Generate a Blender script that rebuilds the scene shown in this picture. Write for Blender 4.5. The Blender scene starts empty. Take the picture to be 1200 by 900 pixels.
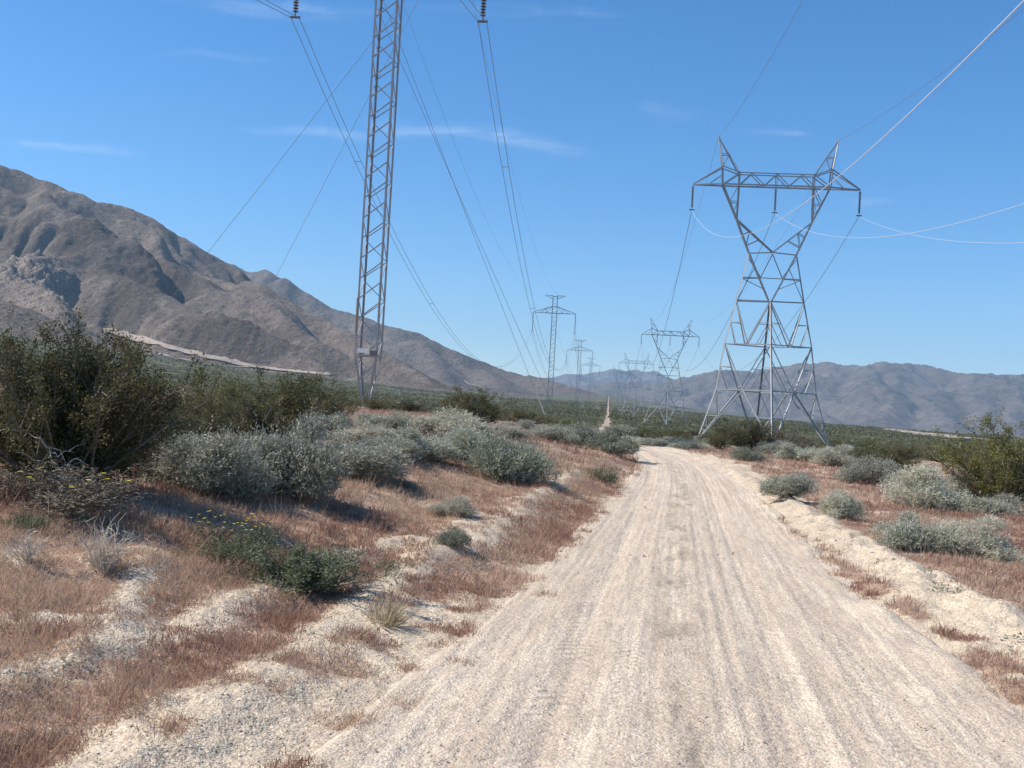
import bpy, math, random
import numpy as np
from mathutils import Vector, Matrix

random.seed(7)
RNG = np.random.default_rng(11)
scn = bpy.context.scene
COL = scn.collection
R = math.radians

# ------------------------------------------------------------------ camera
EYE = 1.7
F = 1200.0                       # focal length in pixels of the 1200 x 900 photograph
cam_d = bpy.data.cameras.new('camera')
cam_d.sensor_width = 36.0
cam_d.lens = 36.0
cam_d.clip_start = 0.05
cam_d.clip_end = 60000
cam = bpy.data.objects.new('camera', cam_d)
COL.objects.link(cam)
cam_m = Matrix.Rotation(R(90) + math.atan(0.02), 4, 'X') @ Matrix.Rotation(R(3.2), 4, 'Z')
cam.matrix_world = Matrix.Translation((0, 0, EYE)) @ cam_m
scn.camera = cam
RM = np.array(cam_m.to_3x3())


def ray(u, y):
    d = RM @ np.array([(u - 600) / F, (450 - y) / F, -1.0])
    return d / d[1]


def at(u, y, Y):
    d = ray(u, y)
    return np.array([d[0] * Y, Y, EYE + d[2] * Y])


def to_px(X, Y, Z):
    p = np.stack([X, Y, Z - EYE], -1) @ RM
    return 600 + F * p[..., 0] / -p[..., 2], 450 - F * p[..., 1] / -p[..., 2]


# ------------------------------------------------------------------ noise
def _h(ix, iy, seed):
    h = (ix.astype(np.int64) * 374761393 + iy.astype(np.int64) * 668265263 + seed * 1442695041) & 0xFFFFFFFF
    h = ((h ^ (h >> 13)) * 1274126177) & 0xFFFFFFFF
    return (h ^ (h >> 16)) & 0xFFFFFFFF


def pnoise(x, y, seed=0):
    x = np.asarray(x, float); y = np.asarray(y, float)
    ix = np.floor(x); iy = np.floor(y)
    fx = x - ix; fy = y - iy
    ux = fx * fx * fx * (fx * (fx * 6 - 15) + 10)
    uy = fy * fy * fy * (fy * (fy * 6 - 15) + 10)

    def g(dx, dy):
        a = _h(ix + dx, iy + dy, seed) * (2 * math.pi / 4294967296.0)
        return np.cos(a) * (fx - dx) + np.sin(a) * (fy - dy)
    a = g(0, 0); b = g(1, 0); c = g(0, 1); d = g(1, 1)
    return 1.5 * ((a + ux * (b - a)) * (1 - uy) + (c + ux * (d - c)) * uy)


def fbm(x, y, oct=4, seed=0, gain=.5):
    s = 0; a = 1.0
    for k in range(oct):
        s = s + a * pnoise(x * 2 ** k + 17.3 * k, y * 2 ** k - 9.1 * k, seed + k)
        a *= gain
    return s


def ss(a, b, x):
    t = np.clip((x - a) / (b - a), 0, 1)
    return t * t * (3 - 2 * t)


# ------------------------------------------------------------------ mesh helpers
def mesh_np(name, V, Fc, mat=None, attrs=None, smooth=False):
    V = np.asarray(V, np.float32).reshape(-1, 3)
    Fc = np.asarray(Fc, np.int32)
    k = Fc.shape[1]
    me = bpy.data.meshes.new(name)
    me.vertices.add(len(V)); me.vertices.foreach_set('co', V.ravel())
    me.loops.add(Fc.size); me.loops.foreach_set('vertex_index', Fc.ravel())
    me.polygons.add(len(Fc))
    me.polygons.foreach_set('loop_start', np.arange(0, Fc.size, k, dtype=np.int32))
    me.polygons.foreach_set('loop_total', np.full(len(Fc), k, np.int32))
    if smooth:
        me.polygons.foreach_set('use_smooth', np.ones(len(Fc), bool))
    for n, a in (attrs or {}).items():
        at_ = me.attributes.new(n, 'FLOAT', 'POINT')
        at_.data.foreach_set('value', np.asarray(a, np.float32).ravel())
    me.update(calc_edges=True)
    if mat:
        me.materials.append(mat)
    return me


def grid_faces(nr, nc):
    i = np.arange(nr - 1)[:, None] * nc + np.arange(nc - 1)[None, :]
    return np.stack([i, i + 1, i + nc + 1, i + nc], -1).reshape(-1, 4)


def link(name, me, parent=None, loc=None):
    o = bpy.data.objects.new(name, me)
    COL.objects.link(o)
    if parent is not None:
        o.parent = parent
    if loc is not None:
        o.location = loc
    return o


def tag(o, label=None, cat=None, group=None, kind=None):
    if label: o['label'] = label
    if cat: o['category'] = cat
    if group: o['group'] = group
    if kind: o['kind'] = kind
    return o


def empty(name, loc, rz=0.0, **k):
    o = bpy.data.objects.new(name, None)
    o.empty_display_size = .2
    COL.objects.link(o)
    o.location = loc
    o.rotation_euler = (0, 0, rz)
    return tag(o, **k)


def copy_tree(o, parent=None):
    c = o.copy()
    COL.objects.link(c)
    for k in ('label', 'group'):
        if parent is None and k in c: del c[k]
    if parent is not None:
        c.parent = parent
    for ch in list(o.children):
        copy_tree(ch, c)
    return c


class MB:
    """collects bars, tubes and boxes into one mesh"""
    def __init__(s):
        s.v = []; s.f = []

    def bar(s, p, q, w, w2=None):
        p = Vector(p); q = Vector(q); d = (q - p)
        if d.length < 1e-6: return s
        d.normalize()
        a = d.cross(Vector((0, 0, 1)))
        if a.length < .05: a = d.cross(Vector((0, 1, 0)))
        a.normalize(); b = d.cross(a)
        w2 = w if w2 is None else w2
        n = len(s.v)
        for c, ww in ((p, w), (q, w2)):
            for i, j in ((-1, -1), (1, -1), (1, 1), (-1, 1)):
                s.v.append(c + a * (i * ww / 2) + b * (j * ww / 2))
        s.f += [(n, n + 1, n + 2, n + 3), (n + 7, n + 6, n + 5, n + 4)]
        for k in range(4):
            s.f.append((n + k, n + 4 + k, n + 4 + (k + 1) % 4, n + (k + 1) % 4))
        return s

    def angle(s, p, q, w, out):
        """an L profile: two thin flanges, the corner of the L turned to 'out'"""
        p = Vector(p); q = Vector(q); d = (q - p).normalized()
        o = Vector(out); o = (o - d * o.dot(d))
        if o.length < 1e-4: o = d.orthogonal()
        o.normalize(); t = d.cross(o)
        a = (o + t).normalized(); b = (o - t).normalized(); th = w * .14
        for e, g in ((a, b), (b, a)):
            n = len(s.v)
            for c in (p, q):
                c = c + o * (w * .5)
                for i, j in ((0, 0), (-1, 0), (-1, -1), (0, -1)):
                    s.v.append(c + e * (i * w) + g * (j * th))
            s.f += [(n, n + 1, n + 2, n + 3), (n + 7, n + 6, n + 5, n + 4)]
            for k in range(4):
                s.f.append((n + k, n + 4 + k, n + 4 + (k + 1) % 4, n + (k + 1) % 4))
        return s

    def tube(s, pts, r, sides=5):
        pts = [Vector(p) for p in pts]
        rr = r if isinstance(r, (list, tuple)) else [r] * len(pts)
        n0 = len(s.v)
        for i, p in enumerate(pts):
            d = (pts[min(i + 1, len(pts) - 1)] - pts[max(i - 1, 0)])
            d.normalize()
            a = d.cross(Vector((0, 0, 1)))
            if a.length < .05: a = d.cross(Vector((1, 0, 0)))
            a.normalize(); b = d.cross(a)
            for k in range(sides):
                t = 2 * math.pi * k / sides
                s.v.append(p + (a * math.cos(t) + b * math.sin(t)) * rr[i])
        for i in range(len(pts) - 1):
            for k in range(sides):
                k2 = (k + 1) % sides
                s.f.append((n0 + i * sides + k, n0 + i * sides + k2, n0 + (i + 1) * sides + k2, n0 + (i + 1) * sides + k))
        return s

    def lathe(s, prof, c=(0, 0, 0), sides=10):
        n0 = len(s.v); c = Vector(c)
        for r, z in prof:
            for k in range(sides):
                t = 2 * math.pi * k / sides
                s.v.append(c + Vector((r * math.cos(t), r * math.sin(t), z)))
        for i in range(len(prof) - 1):
            for k in range(sides):
                k2 = (k + 1) % sides
                s.f.append((n0 + i * sides + k, n0 + i * sides + k2, n0 + (i + 1) * sides + k2, n0 + (i + 1) * sides + k))
        return s

    def box(s, c, sx, sy, sz):
        return s.bar((c[0], c[1], c[2] - sz / 2), (c[0], c[1], c[2] + sz / 2), 1) if 0 else s._box(c, sx, sy, sz)

    def _box(s, c, sx, sy, sz):
        n = len(s.v)
        for k in (-1, 1):
            for i, j in ((-1, -1), (1, -1), (1, 1), (-1, 1)):
                s.v.append(Vector((c[0] + i * sx / 2, c[1] + j * sy / 2, c[2] + k * sz / 2)))
        s.f += [(n + 3, n + 2, n + 1, n), (n + 4, n + 5, n + 6, n + 7)]
        for k in range(4):
            s.f.append((n + k, n + (k + 1) % 4, n + 4 + (k + 1) % 4, n + 4 + k))
        return s

    def mesh(s, name, mat):
        me = bpy.data.meshes.new(name)
        me.from_pydata([tuple(v) for v in s.v], [], s.f)
        me.materials.append(mat)
        me.update()
        return me

    def build(s, name, mat, parent=None, loc=None):
        return link(name, s.mesh(name, mat), parent, loc)


# ------------------------------------------------------------------ materials
def new_mat(name):
    m = bpy.data.materials.new(name)
    m.use_nodes = True
    nt = m.node_tree
    b = nt.nodes['Principled BSDF']
    b.inputs['Roughness'].default_value = .85
    b.inputs['Specular IOR Level'].default_value = .2
    return m, nt, b


class N:
    def __init__(s, nt):
        s.nt = nt

    def __call__(s, typ, ins=None, **props):
        n = s.nt.nodes.new(typ)
        for k, v in props.items():
            setattr(n, k, v)
        for k, v in (ins or {}).items():
            s.put(n.inputs[k], v)
        return n

    def put(s, inp, v):
        if isinstance(v, bpy.types.NodeSocket):
            s.nt.links.new(v, inp)
        elif isinstance(v, (tuple, list)) and len(v) == 3 and inp.type == 'RGBA':
            inp.default_value = (*v, 1)
        else:
            inp.default_value = v

    def math(s, op, a, b=0.0, clamp=False):
        n = s('ShaderNodeMath', {0: a, 1: b}, operation=op)
        n.use_clamp = clamp
        return n.outputs[0]

    def mix(s, f, a, b, blend='MIX'):
        n = s.nt.nodes.new('ShaderNodeMix')
        n.data_type = 'RGBA'; n.blend_type = blend
        s.put(n.inputs[0], f); s.put(n.inputs[6], a); s.put(n.inputs[7], b)
        return n.outputs[2]

    def attr(s, name):
        return s('ShaderNodeAttribute', attribute_name=name).outputs['Fac']

    def noise(s, vec, scale, detail=3, rough=.55):
        return s('ShaderNodeTexNoise', {'Vector': vec, 'Scale': scale, 'Detail': detail, 'Roughness': rough}).outputs[0]

    def ramp(s, f, lo, hi, a=0.0, b=1.0):
        n = s('ShaderNodeMapRange', {0: f, 1: lo, 2: hi, 3: a, 4: b}, interpolation_type='SMOOTHSTEP')
        return n.outputs[0]


def leaf_mat(name, c1, c2, trans=.25, rough=.6):
    m, nt, b = new_mat(name)
    n = N(nt)
    col = n.mix(n.attr('tint'), c1, c2)
    inst = n('ShaderNodeObjectInfo').outputs['Random']
    hs = n('ShaderNodeHueSaturation', {'Color': col, 'Value': n.ramp(inst, 0, 1, .85, 1.15), 'Hue': n.ramp(inst, 0, 1, .49, .51)})
    nt.links.new(hs.outputs[0], b.inputs['Base Color'])
    b.inputs['Roughness'].default_value = rough
    t = n('ShaderNodeBsdfTranslucent', {'Color': hs.outputs[0]})
    mx = n('ShaderNodeMixShader', {0: trans, 1: b.outputs[0], 2: t.outputs[0]})
    nt.links.new(mx.outputs[0], nt.nodes['Material Output'].inputs[0])
    return m


def plain_mat(name, c, rough=.8, metal=0.0, var=.2, scale=3.0):
    m, nt, b = new_mat(name)
    n = N(nt)
    co = n('ShaderNodeTexCoord').outputs['Object']
    f = n.noise(co, scale, 4)
    col = n.mix(f, tuple(x * (1 - var) for x in c), tuple(min(1, x * (1 + var)) for x in c))
    nt.links.new(col, b.inputs['Base Color'])
    b.inputs['Roughness'].default_value = rough
    b.inputs['Metallic'].default_value = metal
    return m


M = {}
M['sage'] = leaf_mat('sage_leaf', (.26, .255, .19), (.50, .49, .39))
M['sage_pale'] = leaf_mat('pale_sage_leaf', (.38, .36, .27), (.62, .585, .46))
M['sage_green'] = leaf_mat('green_sage_leaf', (.18, .19, .13), (.41, .415, .315))
M['creosote'] = leaf_mat('creosote_leaf', (.075, .078, .03), (.20, .19, .075), .3)
M['creosote_dark'] = leaf_mat('dark_creosote_leaf', (.06, .062, .026), (.175, .16, .065), .3)
M['creosote_gold'] = leaf_mat('golden_creosote_leaf', (.085, .085, .028), (.225, .205, .07), .3)
M['green'] = leaf_mat('green_plant_leaf', (.085, .105, .05), (.24, .265, .15), .25)
M['brown'] = leaf_mat('brown_shrub_leaf', (.13, .10, .065), (.30, .25, .18), .15)
M['grass'] = leaf_mat('dry_grass_blade', (.33, .185, .125), (.62, .455, .315), .4)
M['straw'] = leaf_mat('straw_blade', (.42, .34, .20), (.62, .54, .36), .25)
M['yellow'] = plain_mat('yellow_petal', (.75, .62, .05))
M['stem'] = plain_mat('grey_bark', (.19, .165, .14), scale=20)
M['deadwood'] = plain_mat('bleached_wood', (.42, .38, .32), scale=20)
M['steel'] = plain_mat('galvanised_steel', (.34, .34, .345), .6, .25, .12, 1.5)
M['steel_dark'] = plain_mat('weathered_steel', (.31, .32, .335), .5, .35, .15, 1.5)
M['wire'] = plain_mat('aluminium_conductor', (.30, .31, .33), .4, .6, .05)
M['wire_bright'] = plain_mat('bright_aluminium_conductor', (.62, .62, .62), .45, .2, .03)  # paler tone of the same conductors, for the spans arriving from overhead
M['guy'] = plain_mat('guy_strand', (.22, .23, .25), .5, .4, .05)
M['guard'] = plain_mat('pale_guy_guard', (.75, .75, .72), .5)
M['disc'] = plain_mat('insulator_glaze', (.16, .14, .14), .25)
M['bleached'] = plain_mat('white_twig', (.60, .51, .40), scale=20)
M['concrete'] = plain_mat('footing_concrete', (.45, .42, .37))
M['white_paint'] = plain_mat('white_panel_paint', (.78, .77, .73), .5)
M['brown_panel'] = plain_mat('weathered_board', (.33, .25, .18), .8)


def sand_mat(name, road):
    m, nt, b = new_mat(name)
    n = N(nt)
    obj = n('ShaderNodeTexCoord').outputs['Object']
    big = n.noise(obj, .55, 4)
    med = n.noise(obj, 4.0, 5, .6)
    fine = n.noise(obj, 45.0, 4, .7)
    vor = n('ShaderNodeTexVoronoi', {'Vector': obj, 'Scale': 70.0, 'Randomness': 1.0})
    peb = n('ShaderNodeSeparateColor', {0: vor.outputs['Color']}).outputs[0]
    vor2 = n('ShaderNodeTexVoronoi', {'Vector': obj, 'Scale': 17.0, 'Randomness': 1.0})
    sand = n.mix(n.ramp(big, .3, .7), (.49, .38, .27), (.62, .50, .36))
    sand = n.mix(n.ramp(med, .35, .7, 0, .5), sand, (.46, .37, .275))
    if road:
        uv = n('ShaderNodeAttribute', attribute_name='lat').outputs['Fac']
        al = n('ShaderNodeAttribute', attribute_name='lon').outputs['Fac']
        st = n('ShaderNodeCombineXYZ', {0: uv, 1: n.math('MULTIPLY', al, .06), 2: 0.0}).outputs[0]
        st2 = n('ShaderNodeCombineXYZ', {0: uv, 1: n.math('MULTIPLY', al, .25), 2: 3.0}).outputs[0]
        track = n.noise(st, 4.2, 4, .65)
        tr2 = n.noise(st2, 9.0, 3, .6)
        pinkish = n.mix(n.ramp(track, .38, .62), (.55, .43, .32), (.71, .58, .44))
        sand = n.mix(.7, sand, pinkish)
        sand = n.mix(n.ramp(tr2, .52, .72, 0, .35), sand, (.40, .335, .28))
        st3 = n('ShaderNodeCombineXYZ', {0: uv, 1: n.math('MULTIPLY', al, .05), 2: 7.0}).outputs[0]
        tr3 = n.noise(st3, 26.0, 3, .6)
        sand = n.mix(n.ramp(tr3, .46, .62, 0, .55), sand, (.41, .33, .255))
        tr4 = n.noise(st3, 62.0, 2, .5)
        sand = n.mix(n.ramp(tr4, .5, .64, 0, .35), sand, (.42, .34, .27))
        # darker loose debris kept between the two wheel paths
        cen = n.math('ABSOLUTE', n.math('ADD', uv, .28))
        mid = n.math('MULTIPLY', n.ramp(cen, .05, .34, 1, 0), n.ramp(n.noise(n('ShaderNodeCombineXYZ', {0: n.math('MULTIPLY', uv, 3.0), 1: n.math('MULTIPLY', al, .8), 2: 1.0}).outputs[0], 1.0, 7, .75), .44, .62))
        sand = n.mix(n.math('MULTIPLY', mid, .7), sand, (.25, .20, .15))
        sand = n.mix(n.ramp(al, 70, 160), sand, (.36, .27, .21))
    sp = n.ramp(peb, 0, 1, .84, 1.3)
    spn = n.math('MULTIPLY', sp, n.ramp(fine, .25, .75, .72, 1.24))
    spn = n.math('MULTIPLY', spn, 1.0)
    comb = n('ShaderNodeCombineColor', {0: spn, 1: spn, 2: spn}).outputs[0]
    sand = n.mix(.8 if not road else .6, sand, comb, 'MULTIPLY')
    vb = n('ShaderNodeTexVoronoi', {'Vector': obj, 'Scale': 36.0, 'Randomness': 1.0})
    pb = n('ShaderNodeSeparateColor', {0: vb.outputs['Color']}).outputs[1]
    sand = n.mix(n.ramp(pb, .62, .85, 0, .2 if road else .32), sand, (.33, .24, .17))
    sand = n.mix(n.ramp(pb, .0, .2, .25, 0), sand, (.74, .63, .49))
    if not road:
        cov = n.attr('cover')
        lit = n.mix(n.noise(obj, 9.0, 4), (.31, .19, .135), (.50, .36, .255))
        f = n.math('ADD', cov, n.math('MULTIPLY', n.math('SUBTRACT', n.noise(obj, 11.0, 5, .7), .5), 1.3))
        sand = n.mix(n.ramp(f, .35, .72), sand, lit)
        far = n.attr('far')
        spot = n.noise(obj, .035, 5, .6)
        soil = n.mix(n.ramp(spot, .35, .65), (.12, .118, .065), (.19, .17, .11))
        soil = n.mix(n.ramp(n.noise(obj, .45, 3), .42, .6), (.08, .085, .045), soil)
        sand = n.mix(far, sand, soil)
    nt.links.new(sand, b.inputs['Base Color'])
    b.inputs['Roughness'].default_value = .95
    b.inputs['Specular IOR Level'].default_value = .1
    hgt = n.math('ADD', n.math('MULTIPLY', vor.outputs['Distance'], -.5), n.math('MULTIPLY', fine, 1.0))
    hgt = n.math('ADD', hgt, n.math('MULTIPLY', n.noise(obj, 14.0, 4, .6), 2.2))
    if road:
        # tyre tread pressed into the two wheel paths
        for c0, w0, ph in ((-1.0, .13, 46.0), (.42, .13, 46.0), (-.62, .08, 60.0), (.95, .10, 60.0)):
            dl = n.math('ABSOLUTE', n.math('ADD', uv, -c0))
            wv = n.math('SINE', n.math('ADD', n.math('MULTIPLY', al, ph), n.math('MULTIPLY', dl, 34.0)))
            mk = n.math('MULTIPLY', n.ramp(dl, w0 * .7, w0 * 1.2, 1, 0), n.ramp(n.noise(obj, .8, 3), .42, .6))
            hgt = n.math('ADD', hgt, n.math('MULTIPLY', n.math('MULTIPLY', wv, mk), .5))
    bp = n('ShaderNodeBump', {'Strength': .6 if not road else .6, 'Distance': .022, 'Height': hgt})
    nt.links.new(bp.outputs[0], b.inputs['Normal'])
    return m


M['ground'] = sand_mat('desert_sand_and_litter', False)
M['road'] = sand_mat('graded_dirt', True)


def rock_mat(name, c_dark, c_mid, c_light, shrub, sc=1.0):
    m, nt, b = new_mat(name)
    n = N(nt)
    obj = n('ShaderNodeTexCoord').outputs['Object']
    a = n.noise(obj, .004 * sc, 6, .62)
    d = n.noise(obj, .03 * sc, 6, .7)
    e = n.noise(obj, .12 * sc, 4, .7)
    col = n.mix(n.ramp(a, .35, .65), c_dark, c_mid)
    col = n.mix(n.ramp(d, .42, .68, 0, .75), col, c_light)
    e2 = n.noise(obj, .42 * sc, 4, .75)
    col = n.mix(n.ramp(e2, .5, .64, 0, .55), col, tuple(x * .55 for x in c_dark))
    col = n.mix(n.ramp(e2, .5, .36, 0, .35), col, tuple(x * 1.15 for x in c_light))
    crag = n.attr('crag')
    col = n.mix(n.math('MULTIPLY', crag, n.ramp(e, .35, .6)), col, (.68, .56, .46))
    col = n.mix(n.math('MULTIPLY', n.attr('dark'), n.ramp(e, .3, .55)), col, tuple(x * .62 for x in c_dark))
    col = n.mix(n.ramp(e, .5, .66, 0, .6), col, c_dark)
    col = n.mix(n.math('MULTIPLY', n.math('SUBTRACT', 1.0, crag), n.ramp(n.noise(obj, .16 * sc, 2), .5, .66, 0, .7)), col, shrub)
    nt.links.new(col, b.inputs['Base Color'])
    b.inputs['Roughness'].default_value = .95
    b.inputs['Specular IOR Level'].default_value = .05
    rk = n.math('ADD', n.math('MULTIPLY', n.math('ADD', crag, n.attr('dark')), .8), .55)
    h = n.math('MULTIPLY', rk, n.math('ADD', n.math('MULTIPLY', d, 14.0 / sc), n.math('ADD', n.math('MULTIPLY', e, 6.0 / sc), n.math('MULTIPLY', e2, 6.0 / sc))))
    bp = n('ShaderNodeBump', {'Strength': 1.0, 'Distance': 1.0, 'Height': h})
    nt.links.new(bp.outputs[0], b.inputs['Normal'])
    return m


M['rock_near'] = rock_mat('brown_mountain_rock', (.155, .122, .10), (.255, .203, .165), (.37, .30, .245), (.11, .095, .065))
M['rock_far'] = rock_mat('grey_mountain_rock', (.12, .10, .085), (.20, .165, .14), (.28, .235, .20), (.10, .09, .065), .45)
M['pale_earth'] = plain_mat('pale_graded_earth', (.36, .295, .235), .95, 0, .45, .16)

# ------------------------------------------------------------------ terrain
_rc_Y = np.array([-200, -12, 0, 5, 9.6, 16.5, 25, 36, 45, 56, 72, 100, 150, 300, 600, 1500, 4000])
_far = [at(712.5, 480, Y)[0] for Y in (150, 300, 600, 1500, 4000)]
_rc_X = np.array([-30.5, -1.5, .45, 1.2, 1.92, 3.06, 4.5, 6.15, 6.55, 6.55, 7.2, 9.5] + _far)
_yy = np.concatenate([np.arange(-200, 200, .5), np.geomspace(200, 4200, 400)])
_xx = np.interp(_yy, _rc_Y, _rc_X)
_k = np.ones(13) / 13
_near = _yy < 200
_pad = np.pad(_xx[_near], 6, mode='reflect', reflect_type='odd')
_xx[_near] = np.convolve(_pad, _k, 'valid')


def road_c(Y):
    return np.interp(Y, _yy, _xx)


def road_w(Y):
    return np.interp(Y, [0, 5, 9.6, 17, 36, 100, 400, 900, 2500], [1.85, 1.76, 1.5, 1.42, 1.34, 1.0, .68, .75, 1.3])


E_u = np.array([-600, -300, 0, 130, 300, 420, 520, 600, 712, 800, 900, 1000, 1200, 1500, 2000])
E_e = np.array([80, 72, 52, 36, 24, 20, 15, 12, 17, 8, 1, -2, -9, -10, -10])
E_D = np.array([1250, 1250, 1300, 1400, 1700, 2000, 2500, 3000, 3800, 4200, 4200, 4000, 3800, 3800, 3800])


def base_z(X, Y):
    X = np.asarray(X, float); Y = np.asarray(Y, float)
    r = np.hypot(X, Y)
    u = 600 + 1200 * X / np.maximum(np.abs(Y), .35 * r + 1e-6)
    e = np.interp(u, E_u, E_e); D = np.interp(u, E_u, E_D)
    q = np.minimum(r / D, 1.12)
    z = e / 1200 * D * q ** 1.75
    z = z - 1.55 * ss(42, 220, r)
    z = z - .015 * 55 * np.tanh(X / 55) * (1 - ss(300, 900, r))
    z = z + 2.2 * fbm(X / 160, Y / 160, 3, 5) * ss(300, 1200, r)
    z = z + .35 * fbm(X / 22, Y / 22, 2, 8) * ss(38, 90, r) * (1 - ss(500, 2000, r))
    return z


def road_z(X, Y):
    return base_z(road_c(Y) + 0 * X, Y) + (X - road_c(Y)) * -.012


# pale, nearly bare strips and cream berms of the photograph, as polylines on the ground
def flat_hit(u, y, z=.25):
    d = ray(u, y)
    Y = (z - EYE) / d[2]
    return d[0] * Y, Y


STRIPS = []
for z, w, pl in ((.35, .17, [(-60, 770), (0, 765), (100, 735), (200, 705), (330, 660), (400, 634), (480, 612)]),
                 (.12, .22, [(120, 905), (230, 835), (340, 770), (430, 700), (500, 655), (560, 610)]),
                 (.12, .20, [(500, 655), (560, 640), (620, 590), (680, 560)]),
                 (.45, .14, [(110, 650), (180, 640), (130, 690), (20, 695)])):
    STRIPS.append(([flat_hit(u, y, z) for u, y in pl], w))
BERM = [flat_hit(u, y, .05) for u, y in ((850, 546), (895, 572), (955, 608), (1015, 642), (1105, 690), (1205, 742), (1265, 775))]
LINE = [flat_hit(u, y, .05) for u, y in ((852, 562), (900, 600), (955, 638), (1005, 672), (1060, 708), (1130, 748), (1205, 802), (1260, 845))]


def pl_dist(X, Y, pl):
    best = np.full(np.shape(X), 1e9)
    for (x0, y0), (x1, y1) in zip(pl[:-1], pl[1:]):
        dx, dy = x1 - x0, y1 - y0
        t = np.clip(((X - x0) * dx + (Y - y0) * dy) / (dx * dx + dy * dy + 1e-9), 0, 1)
        best = np.minimum(best, np.hypot(X - x0 - t * dx, Y - y0 - t * dy))
    return best


def near_mask(X, Y):
    return (np.hypot(X, Y) < 90) & (Y > -30)


def ground_cover(X, Y):
    """0 bare sand .. 1 closed red dry grass"""
    X = np.asarray(X, float); Y = np.asarray(Y, float)
    out = np.full(X.shape, .35)
    m = near_mask(X, Y)
    x = X[m]; y = Y[m]
    s = x - road_c(y); w = road_w(y)
    sl = -s - w; sr = s - w
    n = fbm(x / 1.5, y / 1.9, 4, 21)
    nl = fbm(x / .45, y / .6, 3, 31)
    mg = ss(6.8, 10.5, y)
    left = ss(.45 - .5 * mg, 1.5 - 1.1 * mg, sl + (.8 - .45 * mg) * n) * np.clip(1.0 + .55 * n + .45 * nl, 0, 1)
    left *= .92 + .08 * ss(5.0, 10.5, y + 1.4 * sl)
    for pl, wd in STRIPS:
        left *= 1 - .92 * np.exp(-(pl_dist(x, y, pl) / (wd * (1 + .7 * n))) ** 2)
    left = np.maximum(left, .5 * ss(-.1, .3, nl + .3 * n) * ss(.05, .5, sl + .3 * nl))
    right = ss(.75, 1.5, sr + .5 * n) * np.clip(.82 + .6 * n + .25 * nl, 0, 1)
    right *= 1 - .9 * np.exp(-(pl_dist(x, y, BERM) / (.27 * (1 + .6 * n))) ** 2)
    thin = .55 * ss(.15, .45, sr) * ss(.9, .5, sr) if False else 0
    line = .95 * np.exp(-(pl_dist(x, y, LINE) / (.17 * (1 + .5 * n))) ** 2) * ss(-.3, .1, nl + .3 * n)   # grass line at the foot of the right berm
    c = np.where(s < 0, left, np.maximum(right, line))
    fade = ss(60, 90, np.hypot(x, y))
    out[m] = c * (1 - fade) + .35 * fade
    return np.clip(out, 0, 1)


def ground_z(X, Y, micro=True):
    X = np.asarray(X, float); Y = np.asarray(Y, float)
    shp = X.shape
    X = X.ravel(); Y = Y.ravel()
    z = base_z(X, Y)
    r = np.hypot(X, Y)
    # road trough, all along the road
    s = X - road_c(Y); w = road_w(Y)
    m = near_mask(X, Y)
    if m.any():
        x = X[m]; y = Y[m]; sm = s[m]; wm = w[m]
        k = 1 - ss(58, 88, r[m])
        n1 = fbm(x / 2.6, y / 2.6, 3, 41)
        n2 = fbm(x / .55, y / .55, 3, 51)
        sl = -sm - wm; sr = sm - wm
        e = .22 * fbm(x / .8, y / .8, 2, 61)
        bank = .62 * ss(.3, 5.4, sl + e) + .2 * ss(.1, 1.3, sl + e) * ss(9, 24, y)
        bank = bank + .07 * n1 * ss(.2, 2.0, sl) + .02 * n2 * ss(-.1, .7, sl)
        for pl, wd in STRIPS:
            bank = bank + .07 * np.exp(-(pl_dist(x, y, pl) / (wd * 1.3)) ** 2)
        b = .085 * np.exp(-(pl_dist(x, y, BERM) / .32) ** 2) * (1 + .6 * n2)
        rb = b + .08 * ss(-.05, .5, sr + e) + .07 * n1 * ss(.5, 2, sr) + .045 * n2 * ss(-.05, .6, sr)
        add = np.where(sm < 0, bank, rb)
        if micro:
            add = add + .012 * fbm(x / .16, y / .16, 3, 71) * ss(-.15, .5, np.maximum(sl, sr)) * (1 - ss(20, 40, r[m]))
            g = pnoise(x / .5, y / .5, 77)
            add = add + .03 * np.clip(np.abs(g) - .35, 0, 1) * ss(0, .8, sl)
        z[m] = z[m] + add * k
    inside = 1 - ss(-.25, .1, np.abs(s) - w)
    dip = .05 + .0012 * np.clip(r - 40, 0, 4000)
    z = np.where((inside > 0) & (Y > -40) & (Y < 3900), z * (1 - inside) + (road_z(X, Y) - dip) * inside, z)
    return z.reshape(shp)


def gz(x, y):
    return float(ground_z(np.array([x]), np.array([y]), False)[0])


_T = np.geomspace(2.2, 3500, 5000)


def hit(u, y):
    d = ray(u, y)
    X = d[0] * _T; Z = EYE + d[2] * _T
    g = ground_z(X, _T, False)
    k = np.argmax(Z < g)
    if not (Z < g).any():
        k = len(_T) - 1
    return float(X[k]), float(_T[k]), float(g[k])


# the ground: one polar sheet out to the horizon, dense inside the view
az = np.concatenate([np.linspace(-180, -35, 60, endpoint=False), np.linspace(-35, 35, 860), np.linspace(35, 180, 61)[1:]])
rad = np.concatenate([np.linspace(.25, 3.0, 14, endpoint=False), 3.0 * 1.0047 ** np.arange(0, 640)])
rad = np.concatenate([rad, rad[-1] * 1.0155 ** np.arange(1, 380)])
rad = rad[rad < 15500]
A2, R2 = np.meshgrid(np.radians(az), rad)
GX = R2 * np.sin(A2); GY = R2 * np.cos(A2)
GZ = ground_z(GX, GY)
far_a = ss(55, 95, R2 + 8 * fbm(GX / 25, GY / 25, 3, 91))
V = np.stack([GX, GY, GZ], -1).reshape(-1, 3)
fc = grid_faces(*GX.shape)
me = mesh_np('ground', V, fc[:, ::-1], M['ground'], {'cover': ground_cover(GX, GY), 'far': far_a}, True)
o = link('ground', me)
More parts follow.
